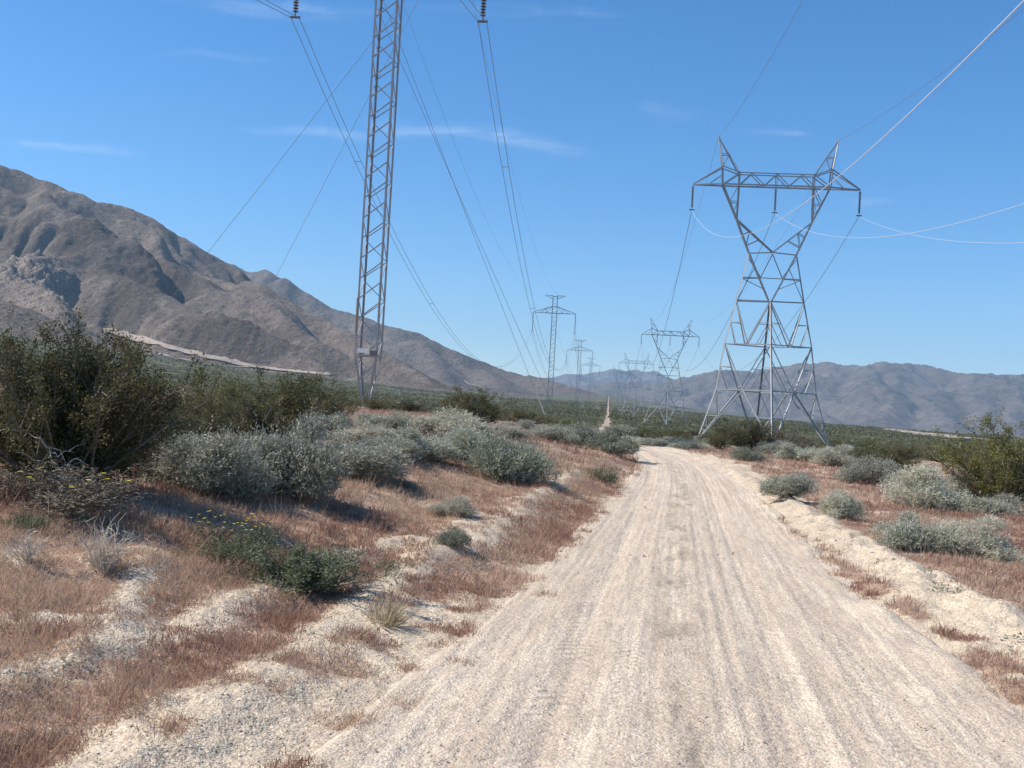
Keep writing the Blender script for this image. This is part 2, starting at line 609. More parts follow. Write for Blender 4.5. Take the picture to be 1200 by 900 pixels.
tag(o, 'open desert floor of pale gravelly sand under patchy dry grass', 'ground', kind='structure')

# the road: its own sheet with ruts
yl = np.concatenate([np.arange(-14, 3, .25), 3 * 1.0062 ** np.arange(0, 700)])
yl = np.concatenate([yl, np.geomspace(yl[-1] * 1.01, 3600, 260)])
lt = np.linspace(-1, 1, 150)
YY, LL = np.meshgrid(yl, lt, indexing='ij')
wid = road_w(YY) + np.where(YY < 60, .5, .1)
S = LL * wid
XX = road_c(YY) + S
far_k = ss(90, 200, YY)
XX = XX + far_k * .5 * pnoise(YY / 60, YY * 0, 19) - S * far_k * .45 * np.clip(pnoise(YY / 35, YY * 0, 23) + .2, 0, 1)
ZZ = road_z(XX, YY)
k = 1 - ss(60, 120, YY)
rut = .009 * pnoise(S * 2.4, YY * .08, 3) + .006 * pnoise(S * 6.5, YY * .15, 4) + .009 * pnoise(S * 15, YY * .12, 6)
for c0 in (-1.0, .42):                     # two wheel paths
    rut = rut - .022 * np.exp(-((S - c0 - .05 * pnoise(YY * .12, YY * 0, 9)) / .17) ** 2)
rut += .012 * fbm(XX / .5, YY / .5, 3, 15) + .02 * fbm(XX / 3, YY / 3, 2, 16)
edge = np.abs(S) - road_w(YY)
rut = rut + .055 * np.exp(-((edge - .06) / .2) ** 2) * (.5 + .9 * np.clip(fbm(XX / .7, YY / 1.4, 3, 18), -.5, 1)) * np.where(S > 0, 1, .15)
rut = rut - .10 * ss(.15, .5, edge)
ZZ = ZZ + .02 + rut * k + .0004 * np.clip(YY - 60, 0, 4000)
me = mesh_np('dirt_road', np.stack([XX, YY, ZZ], -1), grid_faces(*XX.shape)[:, ::-1], M['road'], {'lat': S, 'lon': YY}, True)
tag(link('dirt_road', me), 'pale graded dirt road with long wheel ruts running to the hills', 'road', kind='structure')


# ------------------------------------------------------------------ mountains
def erode(z, cell, iters, K, fixed):
    """stream power incision on a grid: cuts branching gullies"""
    nr, nc = z.shape
    n = nr * nc
    off = [(-1, 0, 1), (1, 0, 1), (0, -1, 1), (0, 1, 1), (-1, -1, 1.4142), (-1, 1, 1.4142), (1, -1, 1.4142), (1, 1, 1.4142)]
    idx = np.arange(n).reshape(nr, nc)
    fx = fixed.ravel().tolist()
    for it in range(iters):
        best = np.zeros(z.shape); rec = idx.copy(); dl = np.full(z.shape, 1.0)
        zp = np.pad(z, 1, constant_values=1e9); ip = np.pad(idx, 1)
        for dy, dx, L in off:
            zn = zp[1 + dy:1 + dy + nr, 1 + dx:1 + dx + nc]
            sl = (z - zn) / (L * cell)
            b = sl > best
            best = np.where(b, sl, best); dl = np.where(b, L * cell, dl)
            rec = np.where(b, ip[1 + dy:1 + dy + nr, 1 + dx:1 + dx + nc], rec)
        order = np.argsort(z.ravel(), kind='stable').tolist()
        rl = rec.ravel().tolist()
        A = [cell * cell] * n
        for i in reversed(order):
            j = rl[i]
            if j != i: A[j] += A[i]
        Fa = (K * np.sqrt(np.array(A)) / dl.ravel()).tolist()
        zl = z.ravel().tolist()
        for i in order:
            j = rl[i]
            if j != i and not fx[i]:
                f = Fa[i]
                zl[i] = (zl[i] + f * zl[j]) / (1 + f)
        z = np.array(zl).reshape(nr, nc)
        zz = np.pad(z, 1, mode='edge')
        lap = zz[:-2, 1:-1] + zz[2:, 1:-1] + zz[1:-1, :-2] + zz[1:-1, 2:] - 4 * z
        z = z + .05 * lap
    return z


def upsample(a, f):
    nr, nc = a.shape
    def up(b):
        n = b.shape[0]
        t = np.arange((n - 1) * f + 1) / f
        i = np.clip(t.astype(int), 0, n - 2); q = (t - i)[:, None]
        p0 = b[np.clip(i - 1, 0, n - 1)]; p1 = b[i]; p2 = b[i + 1]; p3 = b[np.clip(i + 2, 0, n - 1)]
        return p1 + .5 * q * (p2 - p0 + q * (2 * p0 - 5 * p1 + 4 * p2 - p3 + q * (3 * (p1 - p2) + p3 - p0)))
    return up(up(a).T).T


MOUNT = []


def mountain(name, label, xr, yr, cell, ridges, sky, slope, mat, iters, K, up, seed, noise=.16, rough=6.0, crags=(), pw=1.2):
    xs = np.arange(xr[0], xr[1], cell); ys = np.arange(yr[0], yr[1], cell)
    X, Y = np.meshgrid(xs, ys)
    g = base_z(X, Y)
    sc = (yr[1] - yr[0])
    wx = X + .045 * sc * fbm(X / (.22 * sc), Y / (.22 * sc), 3, seed)
    wy = Y + .045 * sc * fbm(X / (.22 * sc), Y / (.22 * sc), 3, seed + 9)
    h = np.full(X.shape, -.0)
    for rd in ridges:
        sl = slope
        if isinstance(rd, tuple): rd, sl = rd
        P = [at(*p) for p in rd]
        Hh = [p[2] - float(base_z(p[0], p[1])) for p in P]
        for (p, hp), (q, hq) in zip(zip(P[:-1], Hh[:-1]), zip(P[1:], Hh[1:])):
            dx, dy = q[0] - p[0], q[1] - p[1]
            t = np.clip(((wx - p[0]) * dx + (wy - p[1]) * dy) / (dx * dx + dy * dy), 0, 1)
            d = np.hypot(wx - p[0] - t * dx, wy - p[1] - t * dy)
            hc = np.maximum(hp + t * (hq - hp), 1)
            W = hc / sl * pw
            h = np.maximum(h, hc * np.clip(1 - d / W, 0, 1) ** pw)
    hm = h.max()
    n = fbm(X / (.09 * sc), Y / (.09 * sc), 5, seed + 3, .55)
    h = h * (1 + noise * n) + .02 * hm * n * ss(0, .1 * hm, h)
    z = g + h
    edge = np.zeros(z.shape, bool); edge[0] = edge[-1] = True; edge[:, 0] = edge[:, -1] = True
    z = erode(z, cell, iters, K, edge | (h < 1))
    h = z - g
    h = upsample(h, up)
    xs2 = xs[0] + np.arange(h.shape[1]) * cell / up; ys2 = ys[0] + np.arange(h.shape[0]) * cell / up
    X, Y = np.meshgrid(xs2, ys2)
    g = base_z(X, Y)
    rn = 1 - np.abs(fbm(X / (cell * 5), Y / (cell * 5), 4, seed + 5))
    crag = np.zeros(X.shape)
    dark = np.zeros(X.shape)
    wob = 1 + .9 * fbm(X / (cell * 8), Y / (cell * 8), 3, seed + 12)
    for (u0, y0, Y0, rr, amt) in crags:
        c = at(u0, y0, Y0)
        q_ = abs(amt) * np.exp(-((X - c[0]) ** 2 + (Y - c[1]) ** 2) / (rr * np.clip(wob, .3, 2)) ** 2)
        if amt > 0: crag = np.maximum(crag, q_)
        else: dark = np.maximum(dark, q_)
    blocky = np.abs(pnoise(X / (cell * 1.7), Y / (cell * 1.7), seed + 7)) + .5 * np.abs(pnoise(X / (cell * .7), Y / (cell * .7), seed + 8))
    h = h + ss(0, .08 * hm, h) * rough * ((rn - .6) + .5 * fbm(X / (cell * 1.3), Y / (cell * 1.3), 3, seed + 6)) + np.maximum(crag, .7 * dark) * ss(0, 10, h) * 20 * (blocky - .3)
    # bring the skyline to the surveyed heights, column by column of bearing
    su = np.array([p[0] for p in sky], float); sy = np.array([p[1] for p in sky], float)
    ub = np.arange(su.min(), su.max(), 6.0)
    for it in range(3):
        u, yp = to_px(X, Y, g + h)
        ok = h > 5
        bi = np.clip(((u - su.min()) / 6).astype(int), 0, len(ub) - 1)
        top = np.full(len(ub), 1e9)
        np.minimum.at(top, bi[ok], yp[ok])
        tgt = np.interp(ub, su, sy)
        hor = 474 + (ub - 600) * math.tan(R(3.2)) - 12
        f = np.where(top < 1e8, np.clip((hor - tgt + 1) / np.maximum(hor - top + 1, 1.5), .4, 2.2), 1)
        kk = np.ones(5 if it else 9); f = np.convolve(np.pad(f, len(kk) // 2, mode='edge'), kk / kk.sum(), 'valid')
        h = np.where(h > 0, h * np.interp(u, ub, f), h)
    z = np.where(h > .35, g + h, g - 12)
    nr, nc = X.shape
    me = mesh_np(name, np.stack([X, Y, z], -1), grid_faces(nr, nc), mat, {'crag': np.clip(crag, 0, 1), 'dark': np.clip(dark, 0, 1)}, True)
    o = link(name, me)
    tag(o, label, 'mountain', kind='structure')
    MOUNT.append((xs2, ys2, z))
    return o


skyA = [(-420, 130), (-200, 142), (0, 193), (43, 208), (87, 225), (117, 237), (150, 243), (173, 253), (200, 270), (233, 290), (267, 310), (300, 330), (327, 347), (367, 368), (420, 394), (460, 418), (513, 447)]
mountain('mountain', 'brown rocky mountain ridge rising close behind the tall mast', (-2700, 0), (1000, 3300), 9,
         [[(-420, 128, 2300), (-200, 138, 2350), (0, 190, 2400), (117, 234, 2450), (200, 266, 2450), (300, 327, 2350), (420, 390, 2150), (513, 445, 2000)],
          [(50, 222, 2400), (95, 238, 2200), (130, 262, 2050), (185, 325, 1850), (250, 372, 1700), (330, 420, 1600)],
          [(-150, 220, 2250), (-20, 283, 1950), (50, 325, 1700), (100, 365, 1520), (130, 384, 1450)],
          [(190, 270, 2400), (222, 290, 2200), (285, 335, 2050), (350, 385, 1900), (430, 438, 1800)],
          ([(-320, 270, 1330), (-100, 290, 1300), (0, 327, 1280), (60, 356, 1250), (110, 382, 1250)], .45)],
         skyA, .74, M['rock_near'], 26, .030, 2, 100, .10, 3.6,
         [(15, 310, 1850, 130, 1.0), (70, 345, 1650, 110, .9), (100, 250, 2150, 110, -.9), (180, 290, 2050, 100, -.9), (145, 330, 1900, 90, -.7), (265, 375, 1750, 110, -.7), (205, 300, 2150, 90, -.6)])
skyB = [(150, 270), (288, 316), (323, 320), (367, 348), (397, 365), (417, 368), (447, 380), (477, 387), (500, 395), (533, 412), (567, 425), (600, 437), (620, 441), (633, 442), (655, 449)]
mountain('mountain', 'second grey ridge sloping down to the valley behind the brown mountain', (-2300, 300), (2350, 5200), 20,
         [[(150, 268, 4900), (288, 314, 4600), (323, 318, 4500), (367, 346, 4400), (397, 363, 4300), (417, 366, 4200), (447, 378, 4100), (477, 385, 4000), (500, 393, 4000), (533, 410, 3900), (567, 423, 3800), (600, 435, 3700), (633, 440, 3600), (655, 448, 3400)],
          [(367, 346, 4400), (410, 385, 3900), (440, 415, 3500), (470, 440, 3150)],
          [(440, 378, 4100), (480, 405, 3600), (515, 430, 3200), (545, 447, 2900)],
          [(500, 393, 4000), (545, 425, 3500), (580, 445, 3200)]],
         skyB, .55, M['rock_far'], 22, .03, 3, 200, .16, 5.0)
skyD = [(740, 456), (775, 448), (800, 441), (838, 434), (850, 432), (867, 435.5), (898, 432), (915, 428), (953, 424), (978, 425.5), (1000, 429), (1017, 426), (1043, 423), (1060, 427), (1080, 426), (1100, 432), (1123, 437), (1163, 438), (1200, 440), (1300, 440), (1420, 436)]
mountain('mountain', 'long hazy range of rounded grey mountains across the valley', (500, 5600), (4100, 8700), 32,
         [[(740, 455, 7900), (775, 447, 7800), (800, 440, 7700), (838, 433, 7600), (867, 435, 7600), (898, 431, 7500), (915, 427, 7500), (953, 423, 7500), (978, 424, 7500), (1000, 428, 7400), (1043, 422, 7400), (1080, 425, 7300), (1100, 431, 7300), (1123, 436, 7200), (1163, 437, 7200), (1200, 439, 7200), (1300, 439, 7100), (1420, 435, 7100)],
          [(838, 433, 7600), (830, 455, 6700), (822, 480, 5900)],
          [(898, 431, 7500), (885, 455, 6700), (873, 483, 5700)],
          [(915, 427, 7500), (925, 450, 6700), (930, 486, 5700)],
          [(965, 423, 7500), (960, 448, 6700), (952, 487, 5700)],
          [(1000, 428, 7400), (1002, 452, 6600), (1000, 490, 5500)],
          [(1043, 422, 7400), (1035, 450, 6600), (1025, 492, 5500)],
          [(1060, 426, 7400), (1085, 455, 6500), (1110, 495, 5500)],
          [(1100, 431, 7300), (1130, 460, 6400), (1165, 497, 5500)],
          [(1163, 437, 7200), (1185, 465, 6400), (1215, 500, 5500)],
          [(1250, 439, 7200), (1265, 470, 6400), (1290, 505, 5500)]],
         skyD, .42, M['rock_far'], 24, .055, 2, 300, .18, 17.0)
skyC = [(555, 447), (620, 444), (648, 441), (674, 437), (694, 438), (710, 431.5), (723, 433), (743, 434.5), (759, 433), (775, 440), (800, 446), (840, 448)]
mountain('mountain', 'pale blue mountain at the far end of the dirt road', (-800, 3000), (9800, 14800), 50,
         [[(555, 446, 13300), (620, 443, 13300), (648, 440, 13300), (674, 436, 13200), (694, 437, 13200), (710, 430, 13000), (723, 432, 13000), (743, 433, 13000), (759, 432, 12900), (775, 439, 12800), (800, 445, 12800), (840, 447, 12800)],
          [(710, 430, 13000), (700, 445, 11500), (690, 458, 10600)], [(759, 432, 12900), (765, 446, 11500), (770, 459, 10600)], [(674, 436, 13200), (655, 450, 11600)]],
         skyC, .4, M['rock_far'], 16, .04, 2, 400, .15, 14.0)
skyE = [(640, 452), (683, 451), (714, 447), (745, 448), (790, 450), (830, 454)]
mountain('hills', 'low dark hills in front of the pale blue mountain', (200, 2200), (6000, 9000), 36,
         [[(640, 452, 8200), (683, 450.5, 8200), (714, 446.5, 8100), (745, 447.5, 8100), (790, 449.5, 8000), (830, 454, 8000)],
          [(714, 446.5, 8100), (705, 455, 7200)], [(770, 448, 8100), (775, 458, 7200)]],
         skyE, .3, M['rock_far'], 14, .03, 2, 500, .15, 9.0)


def top_z(X, Y):
    z = ground_z(X, Y, False)
    for xs, ys, mz in MOUNT:
        i = (X - xs[0]) / (xs[1] - xs[0]); j = (Y - ys[0]) / (ys[1] - ys[0])
        ok = (i >= 0) & (i < len(xs) - 2) & (j >= 0) & (j < len(ys) - 2)
        ii = np.clip(i.astype(int), 0, len(xs) - 2); jj = np.clip(j.astype(int), 0, len(ys) - 2)
        v = np.maximum.reduce([mz[jj, ii], mz[jj, ii + 1], mz[jj + 1, ii], mz[jj + 1, ii + 1]])
        z = np.where(ok, np.maximum(z, v), z)
    return z


_T2 = np.geomspace(200, 5000, 2500)


def hit_far(u, y):
    d = ray(u, y)
    X = d[0] * _T2
    g = top_z(X, _T2)
    b = (EYE + d[2] * _T2) < g
    k = np.argmax(b) if b.any() else len(_T2) - 1
    return X[k], _T2[k]


def ribbon(name, label, cat, pts, wpx):
    """a band of bare earth lying on the slope, following its surface"""
    P = []
    for (u0, y0), (u1, y1) in zip(pts[:-1], pts[1:]):
        nn = max(2, int(abs(u1 - u0) / 6))
        for k in range(nn):
            P.append(hit_far(u0 + (u1 - u0) * k / nn, y0 + (y1 - y0) * k / nn))
    P = np.array(P)
    kk = np.ones(3) / 3
    for c in (0, 1):
        P[:, c] = np.convolve(np.pad(P[:, c], 1, mode='edge'), kk, 'valid')
    n = len(P)
    T = np.gradient(P, axis=0); T /= np.linalg.norm(T, axis=1)[:, None] + 1e-9
    Nn = np.stack([-T[:, 1], T[:, 0]], 1)
    rows = []
    for k in np.linspace(-1, 1, 7):
        ww = wpx * (1 + .9 * pnoise(np.arange(n) / 3.0 + 5 * abs(k), np.arange(n) * 0 + k, 3))
        Q = P + Nn * (k * ww)[:, None]
        zz = top_z(Q[:, 0], Q[:, 1]); zz = np.maximum(zz, np.convolve(np.pad(zz, 4, mode='edge'), np.ones(9) / 9, 'valid'))
        rows.append(np.stack([Q[:, 0], Q[:, 1], zz + .5 + .4 * (1 - abs(k))], -1))
    V = np.stack(rows, 0)
    me = mesh_np(name, V, grid_faces(V.shape[0], V.shape[1]), M['pale_earth'], None, True)
    return tag(link(name, me), label, cat, kind='structure')


ribbon('track', 'wide pale earth cut along the foot of the brown mountain', 'track', [(118, 384), (140, 391), (200, 408), (250, 420), (300, 431), (360, 437), (405, 440)], 5)
ribbon('track', 'narrow pale side track curving below the wide earth cut', 'track', [(135, 416), (167, 417), (182, 412), (200, 418), (220, 425), (262, 429), (300, 431)], 3)
ribbon('track', 'short pale scar at the foot of the second grey ridge', 'track', [(543, 446), (556, 452), (573, 460)], 4)
ribbon('salt_flat', 'thin bright strip of salt flat on the valley floor', 'salt flat', [(980, 495), (1010, 499), (1040, 503), (1075, 508), (1110, 512), (1150, 517)], 13)

# ------------------------------------------------------------------ pylons
PX = .0833


def insulator(parent, top, L, rad_=.15, n=22, name='insulator'):
    mb = MB()
    prof = [(.02, 0)]
    for k in range(n):
        z = -.12 - (L - .3) * k / n
        prof += [(.035, z), (rad_, z - .05), (rad_ * .9, z - .075), (.035, z - .085)]
    prof.append((.03, -L))
    mb.lathe(prof, (0, 0, 0), 9)
    mb.box((0, 0, -L - .04), .55, .10, .10)
    return mb.build(name, M['disc'], parent, top)


def lattice_tower(simple=False):
    """self-supporting tower: four splayed legs to a narrow waist, open window head"""
    root = empty('lattice_tower', (0, 0, 0))
    s = PX
    def P(t, z, d=0.0): return Vector((t * s, d, z * s))
    apex = P(0, 169)
    lv = [(167, 39, .25), (116, 50, 2.0), (62, 57.5, 3.9), (0, 76.5, 6.0)]
    corners = [[P(-w, z), P(0, z, -d), P(w, z), P(0, z, d)] for z, w, d in lv]
    corners[0][1] = P(0, 168, -.3); corners[0][3] = P(0, 168, .3)
    lw = .145
    for c in range(4):
        mb = MB()
        for k in range(3):
            ctr = Vector((0, 0, corners[k][c].z))
            o_ = (corners[k][c] - ctr)
            if o_.length < .1: o_ = Vector((0, -1 if c == 1 else 1, 0))
            mb.angle(corners[k][c], corners[k + 1][c], lw, o_)
        if c in (0, 2):
            sg = -1 if c == 0 else 1
            mb.angle(P(sg * 27.5, 224), corners[0][c], lw, (sg, 0, 0))
        leg = mb.build('leg', M['steel'], root)
        MB().lathe([(.0, .45), (.35, .45), (.42, .0), (.42, -.6)], corners[3][c], 10).build('footing', M['concrete'], leg)
    br = MB()
    for k in range(4):
        c = corners[k]
        if k < 3:
            for i in range(4):
                if k == 0 and i in (1, 2): continue
                br.bar(c[i], c[(i + 1) % 4], .10)
        if k == 0:
            br.bar(c[0] + Vector((0, 0, .1)), c[2] + Vector((0, 0, .1)), .12)
    for i in range(4):
        j = (i + 1) % 4
        for k in range(3):
            a0, b0, a1, b1 = corners[k][i], corners[k][j], corners[k + 1][i], corners[k + 1][j]
            mid1 = (a1 + b1) / 2; mid0 = (a0 + b0) / 2
            if k < 2:
                br.bar(a0, mid1, .09); br.bar(b0, mid1, .09)
                qa = (a0 + a1) / 2; qb = (b0 + b1) / 2
                br.bar(qa, (a0 + mid1) / 2, .06); br.bar(qb, (b0 + mid1) / 2, .06)
                br.bar(qa, mid1.lerp(a1, .5), .06); br.bar(qb, mid1.lerp(b1, .5), .06)
            else:
                br.bar(mid0, a1, .12); br.bar(mid0, b1, .12)
                for p, q in ((a0, a1), (b0, b1)):
                    h1 = p.lerp(q, .5); h2 = mid0.lerp(q, .5)
                    br.bar(h1, h2, .07); br.bar(p, h2, .06)
                    br.bar(p.lerp(q, .78), mid0.lerp(q, .78), .06); br.bar(h1, mid0.lerp(q, .78), .06)
    # inner V from the shoulders to the waist
    for sg in (-1, 1):
        for dd in (-.28, .28):
            br.bar(P(sg * 27.5, 224, dd), P(sg * 2, 169, dd * .4), .13)
        br.bar(P(sg * 27.5, 224), P(0, 226), .10)
        br.bar(P(sg * 27.5, 218), P(sg * 12, 196), .07)
        br.bar(P(0, 224), P(sg * 13, 195), .09)
        br.bar(P(sg * 33.5, 194), P(sg * 13, 195), .08)
        br.bar(P(sg * 33.5, 194), P(sg * 7, 182), .07)
        br.bar(P(sg * 39, 167), P(sg * 20, 207), .07)
    br.bar(P(-33, 195.5), P(33, 195.5), .08)
    br.build('bracing', M['steel'], root)
    # two arms of the window
    for sg in (-1, 1):
        mb = MB()
        for dd in (-.45, .45):
            ko = P(sg * 43.5, 263, dd * .7)
            mb.bar(P(sg * 27.5, 224, dd * .5), ko, .13)
            mb.bar(ko, P(sg * 62, 304, dd), .13)
            mb.bar(ko, P(sg * 43, 304, dd), .12)
            mb.bar(P(sg * 43, 304, dd), P(sg * 43, 318, dd), .11)
            mb.bar(ko, P(0, 226, dd * .3), .12)
            mb.bar(P(sg * 53, 284, dd), P(sg * 43.3, 284, dd), .07)
            mb.bar(P(sg * 53, 284, dd), P(sg * 43, 304, dd), .07)
            mb.bar(P(sg * 48, 272, dd), P(sg * 43.3, 284, dd), .06)
            mb.bar(P(sg * 36, 245, dd * .6), P(sg * 28, 250, dd * .6), .06)
            mb.bar(P(sg * 31, 233, dd * .6), P(sg * 28, 250, dd * .6), .06)
            mb.bar(P(sg * 31, 233, dd * .6), P(sg * 17, 240, dd * .6), .06)
        for q in (.25, .5, .75):
            a = P(sg * 43.5, 263).lerp(P(sg * 62, 304), q)
            mb.bar(a + Vector((0, -.4, 0)), a + Vector((0, .4, 0)), .06)
        mb.build('window_arm', M['steel_dark'], root)
    # crossarm
    mb = MB()
    dd = .5
    for d in (-dd, dd):
        mb.bar(P(-96.5, 303, 0), P(-62, 304, d), .12); mb.bar(P(-62, 304, d), P(62, 304, d), .13); mb.bar(P(62, 304, d), P(96.5, 303, 0), .12)
        mb.bar(P(-43, 318, d), P(43, 318, d), .09)
        xs = [-43, -29, -21.5, -14, 0, 14, 21.5, 29, 43]
        tri = [(-43, 304), (-29, 318), (-14, 304), (0, 318), (14, 304), (29, 318), (43, 304)]
        for (a, b), (c, e) in zip(tri[:-1], tri[1:]):
            mb.bar(P(a, b, d), P(c, e, d), .08)
        mb.bar(P(0, 304, d), P(0, 318, d), .07)
        for sg in (-1, 1):
            mb.bar(P(sg * 96.5, 303.5, 0), P(sg * 63, 325, d), .10)
            mb.bar(P(sg * 63, 325, d), P(sg * 43, 318, d), .09)
            mb.bar(P(sg * 62, 304, d), P(sg * 43, 318, d), .09)
            mb.bar(P(sg * 79, 303.5, 0), P(sg * 63, 316, d), .05)
    for t in (-62, -43, -21, 0, 21, 43, 62):
        mb.bar(P(t, 304, -dd), P(t, 304, dd), .07)
    mb.build('crossarm', M['steel_dark'], root)
    for sg in (-1, 1):
        mb = MB()
        for d in (-dd, dd):
            mb.bar(P(sg * 62, 304, d), P(sg * 63, 325, d), .11)
            mb.bar(P(sg * 63, 325, d), P(sg * 69.5, 361, 0), .10)
            mb.bar(P(sg * 43, 318, d), P(sg * 69.5, 361, 0), .10)
            mb.bar(P(sg * 65.5, 340, d * .6), P(sg * 56.5, 340, d * .6), .06)
            mb.bar(P(sg * 63, 325, d), P(sg * 56.5, 340, d * .6), .06)
        mb.build('peak', M['steel_dark'], root)
    for t in (-96.5, 0, 96.5):
        insulator(root, P(t, 302.5), 29 * PX, .13, 18)
    return root


MAST_H = 30.0
ARM_Z = .858 * MAST_H
ARM_X = 5.15
GUYS = {}


def guyed_mast(box=False, guys=()):
    root = empty('guyed_mast', (0, 0, 0))
    mb = MB(); lg = []
    W = 1.16
    hw = W / 2
    z0 = 2.9
    cor = [(-1, -1), (1, -1), (1, 1), (-1, 1)]
    def q(i, z):
        k = .16 + .84 * min(1, z / z0) if z < z0 else 1.0
        return Vector((cor[i][0] * hw * k, cor[i][1] * hw * k, z))
    for i in range(4):
        m_ = MB()
        m_.angle(q(i, .1), q(i, z0), .105, (cor[i][0], cor[i][1], 0))
        m_.angle(q(i, z0), q(i, MAST_H), .105, (cor[i][0], cor[i][1], 0))
        m_.build('mast_leg', M['steel'], root)
    z = .5; up = True; step = 1.08
    while z < MAST_H - .2:
        z2 = min(z + step, MAST_H)
        for i in range(4):
            j = (i + 1) % 4
            if i == 0:
                mb.bar(q(i, z), q(j, z2 - .15), .055)
            elif i == 2:
                mb.bar(q(j, z + .25), q(i, z2), .042) if up else mb.bar(q(i, z), q(j, z2), .042)
            else:
                mb.bar(q(i, z), q(j, z2), .042) if up else mb.bar(q(j, z), q(i, z2), .042)
        z = z2; up = not up
    for zz in (z0, ARM_Z, ARM_Z + 1.6, MAST_H - .2):
        for i in range(4):
            mb.bar(q(i, zz), q((i + 1) % 4, zz), .08)
    mb.build('lacing', M['steel'], root)
    MB().lathe([(0, .5), (.45, .5), (.55, 0), (.55, -.8)], (0, 0, -.35), 12).build('footing', M['concrete'], root)
    ca = MB()
    for sg in (-1, 1):
        tip = Vector((sg * ARM_X, 0, ARM_Z))
        for d in (-hw, hw):
            ca.bar((sg * hw, d, ARM_Z), tip, .10)
            ca.bar((sg * hw, d, ARM_Z + 1.6), tip + Vector((0, 0, .1)), .09)
            for k in (.3, .6):
                a = Vector((sg * hw, d, ARM_Z)).lerp(tip, k); b = Vector((sg * hw, d, ARM_Z + 1.6)).lerp(tip, k)
                ca.bar(a, b, .05)
                ca.bar(a, Vector((sg * hw, d, ARM_Z + 1.6)).lerp(tip, k - .3), .05)
        for k in (.2, .45, .7):
            a = Vector((sg * hw, -hw, ARM_Z)).lerp(tip, k); b = Vector((sg * hw, hw, ARM_Z)).lerp(tip, k)
            ca.bar(a, b, .05)
    ca.build('crossarm', M['steel_dark'], root)
    for sg in (-1, 1):
        ga = MB()
        tip = Vector((sg * 2.45, 0, MAST_H))
        for d in (-hw, hw):
            ga.bar((sg * hw, d, MAST_H), tip, .08); ga.bar((sg * hw, d, MAST_H - .75), tip, .07)
        ga.bar((sg * hw, -hw, MAST_H), (sg * hw, hw, MAST_H), .07); ga.bar((sg * hw, -hw, MAST_H - .75), (sg * hw, hw, MAST_H - .75), .06)
        ga.build('ground_wire_arm', M['steel_dark'], root)
    for sg in (-1, 1):
        insulator(root, (sg * ARM_X, 0, ARM_Z), 4.55, .16, 26)
    if box:
        b = MB().box((-.12, -hw - .1, 3.15), .62, .12, .24).build('sign_panel', M['white_paint'], root)
        MB().box((.42, -hw - .05, 3.05), .36, .2, .24).build('equipment_box', M['disc'], root)
        MB().box((-hw - .04, -hw + .1, 5.0), .08, .3, 1.9).build('climbing_guard', M['brown_panel'], root)
    return root


def guy_wire(root, p, q, guard=False):
    """p on the mast, q in the ground, both in the mast's own frame"""
    o = MB().tube([p, Vector(p).lerp(Vector(q), .5) + Vector((0, 0, -.15)), q], .013, 5).build('guy_wire', M['guy'], root)
    if guard:
        p = Vector(p); q = Vector(q)
        MB().tube([p.lerp(q, .9) + Vector((0, 0, .01)), q], .05, 6).build('guy_guard', M['guard'], o)
    return o


def place_ground(u, Y, y):
    p = at(u, y, Y)
    return Vector((p[0], Y, gz(p[0], Y)))


m1p = place_ground(428, 55, 480); m2p = place_ground(643, 248, 490); m3p = place_ground(675, 410, 492)
m4p = m3p + (m3p - m2p); m4p.z = gz(m4p.x, m4p.y)
lineA = math.atan2(m2p.x - m1p.x, m2p.y - m1p.y)

mast = guyed_mast(True)
tag(mast, 'tallest and nearest guyed lattice mast, white panel near its foot', 'pylon', 'guyed masts of the line beside the sagebrush')
mast.location = m1p; mast.rotation_euler.z = -lineA
Rm = Matrix.Rotation(lineA, 3, 'Z')
# guys of the near mast: each lies in the sight line measured on the photograph at its own distance
def guy_pts(ua, ya, ub, yb, Yt, anchor):
    top = Vector(at(ua, ya, Yt))
    return top, Vector(anchor)
for (uu, yv, ax, ay, ad, gd) in ((428, -55, 644, 490, 76, True), (415, -52, 661, 489, 80, False)):
    top = Vector(at(uu, yv, 55)); an = Vector(at(ax, ay, ad)); an.z = gz(an.x, an.y)
    guy_wire(mast, Rm @ (top - m1p), Rm @ (an - m1p), gd)
for (uu, yv, ax, ad) in ((519, -58, 112, 66), (521, -60, 247, 72)):
    top = Vector(at(uu, yv, 55)); an = Vector(at(ax, 476, ad)); an.z = gz(an.x, an.y)
    guy_wire(mast, Rm @ (top - m1p), Rm @ (an - m1p))
base_mast = guyed_mast(False)
for (sx, sy) in ((1, 1), (1, -1), (-1, 1), (-1, -1)):
    guy_wire(base_mast, (-sx * 1.2, 0, ARM_Z), (sx * 10, sy * 17, -.1))
masts = [mast]
for i, (p, lab) in enumerate(((m2p, 'mid distance guyed mast whose wires come from the tallest mast'), (m3p, 'smaller guyed mast standing far out on the shrub plain'),
                              (m4p, 'smallest guyed mast, faint against the far blue mountain'))):
    o = base_mast if i == 0 else copy_tree(base_mast)
    tag(o, lab, 'pylon', 'guyed masts of the line beside the sagebrush')
    o.location = p; o.rotation_euler.z = -lineA
    masts.append(o)

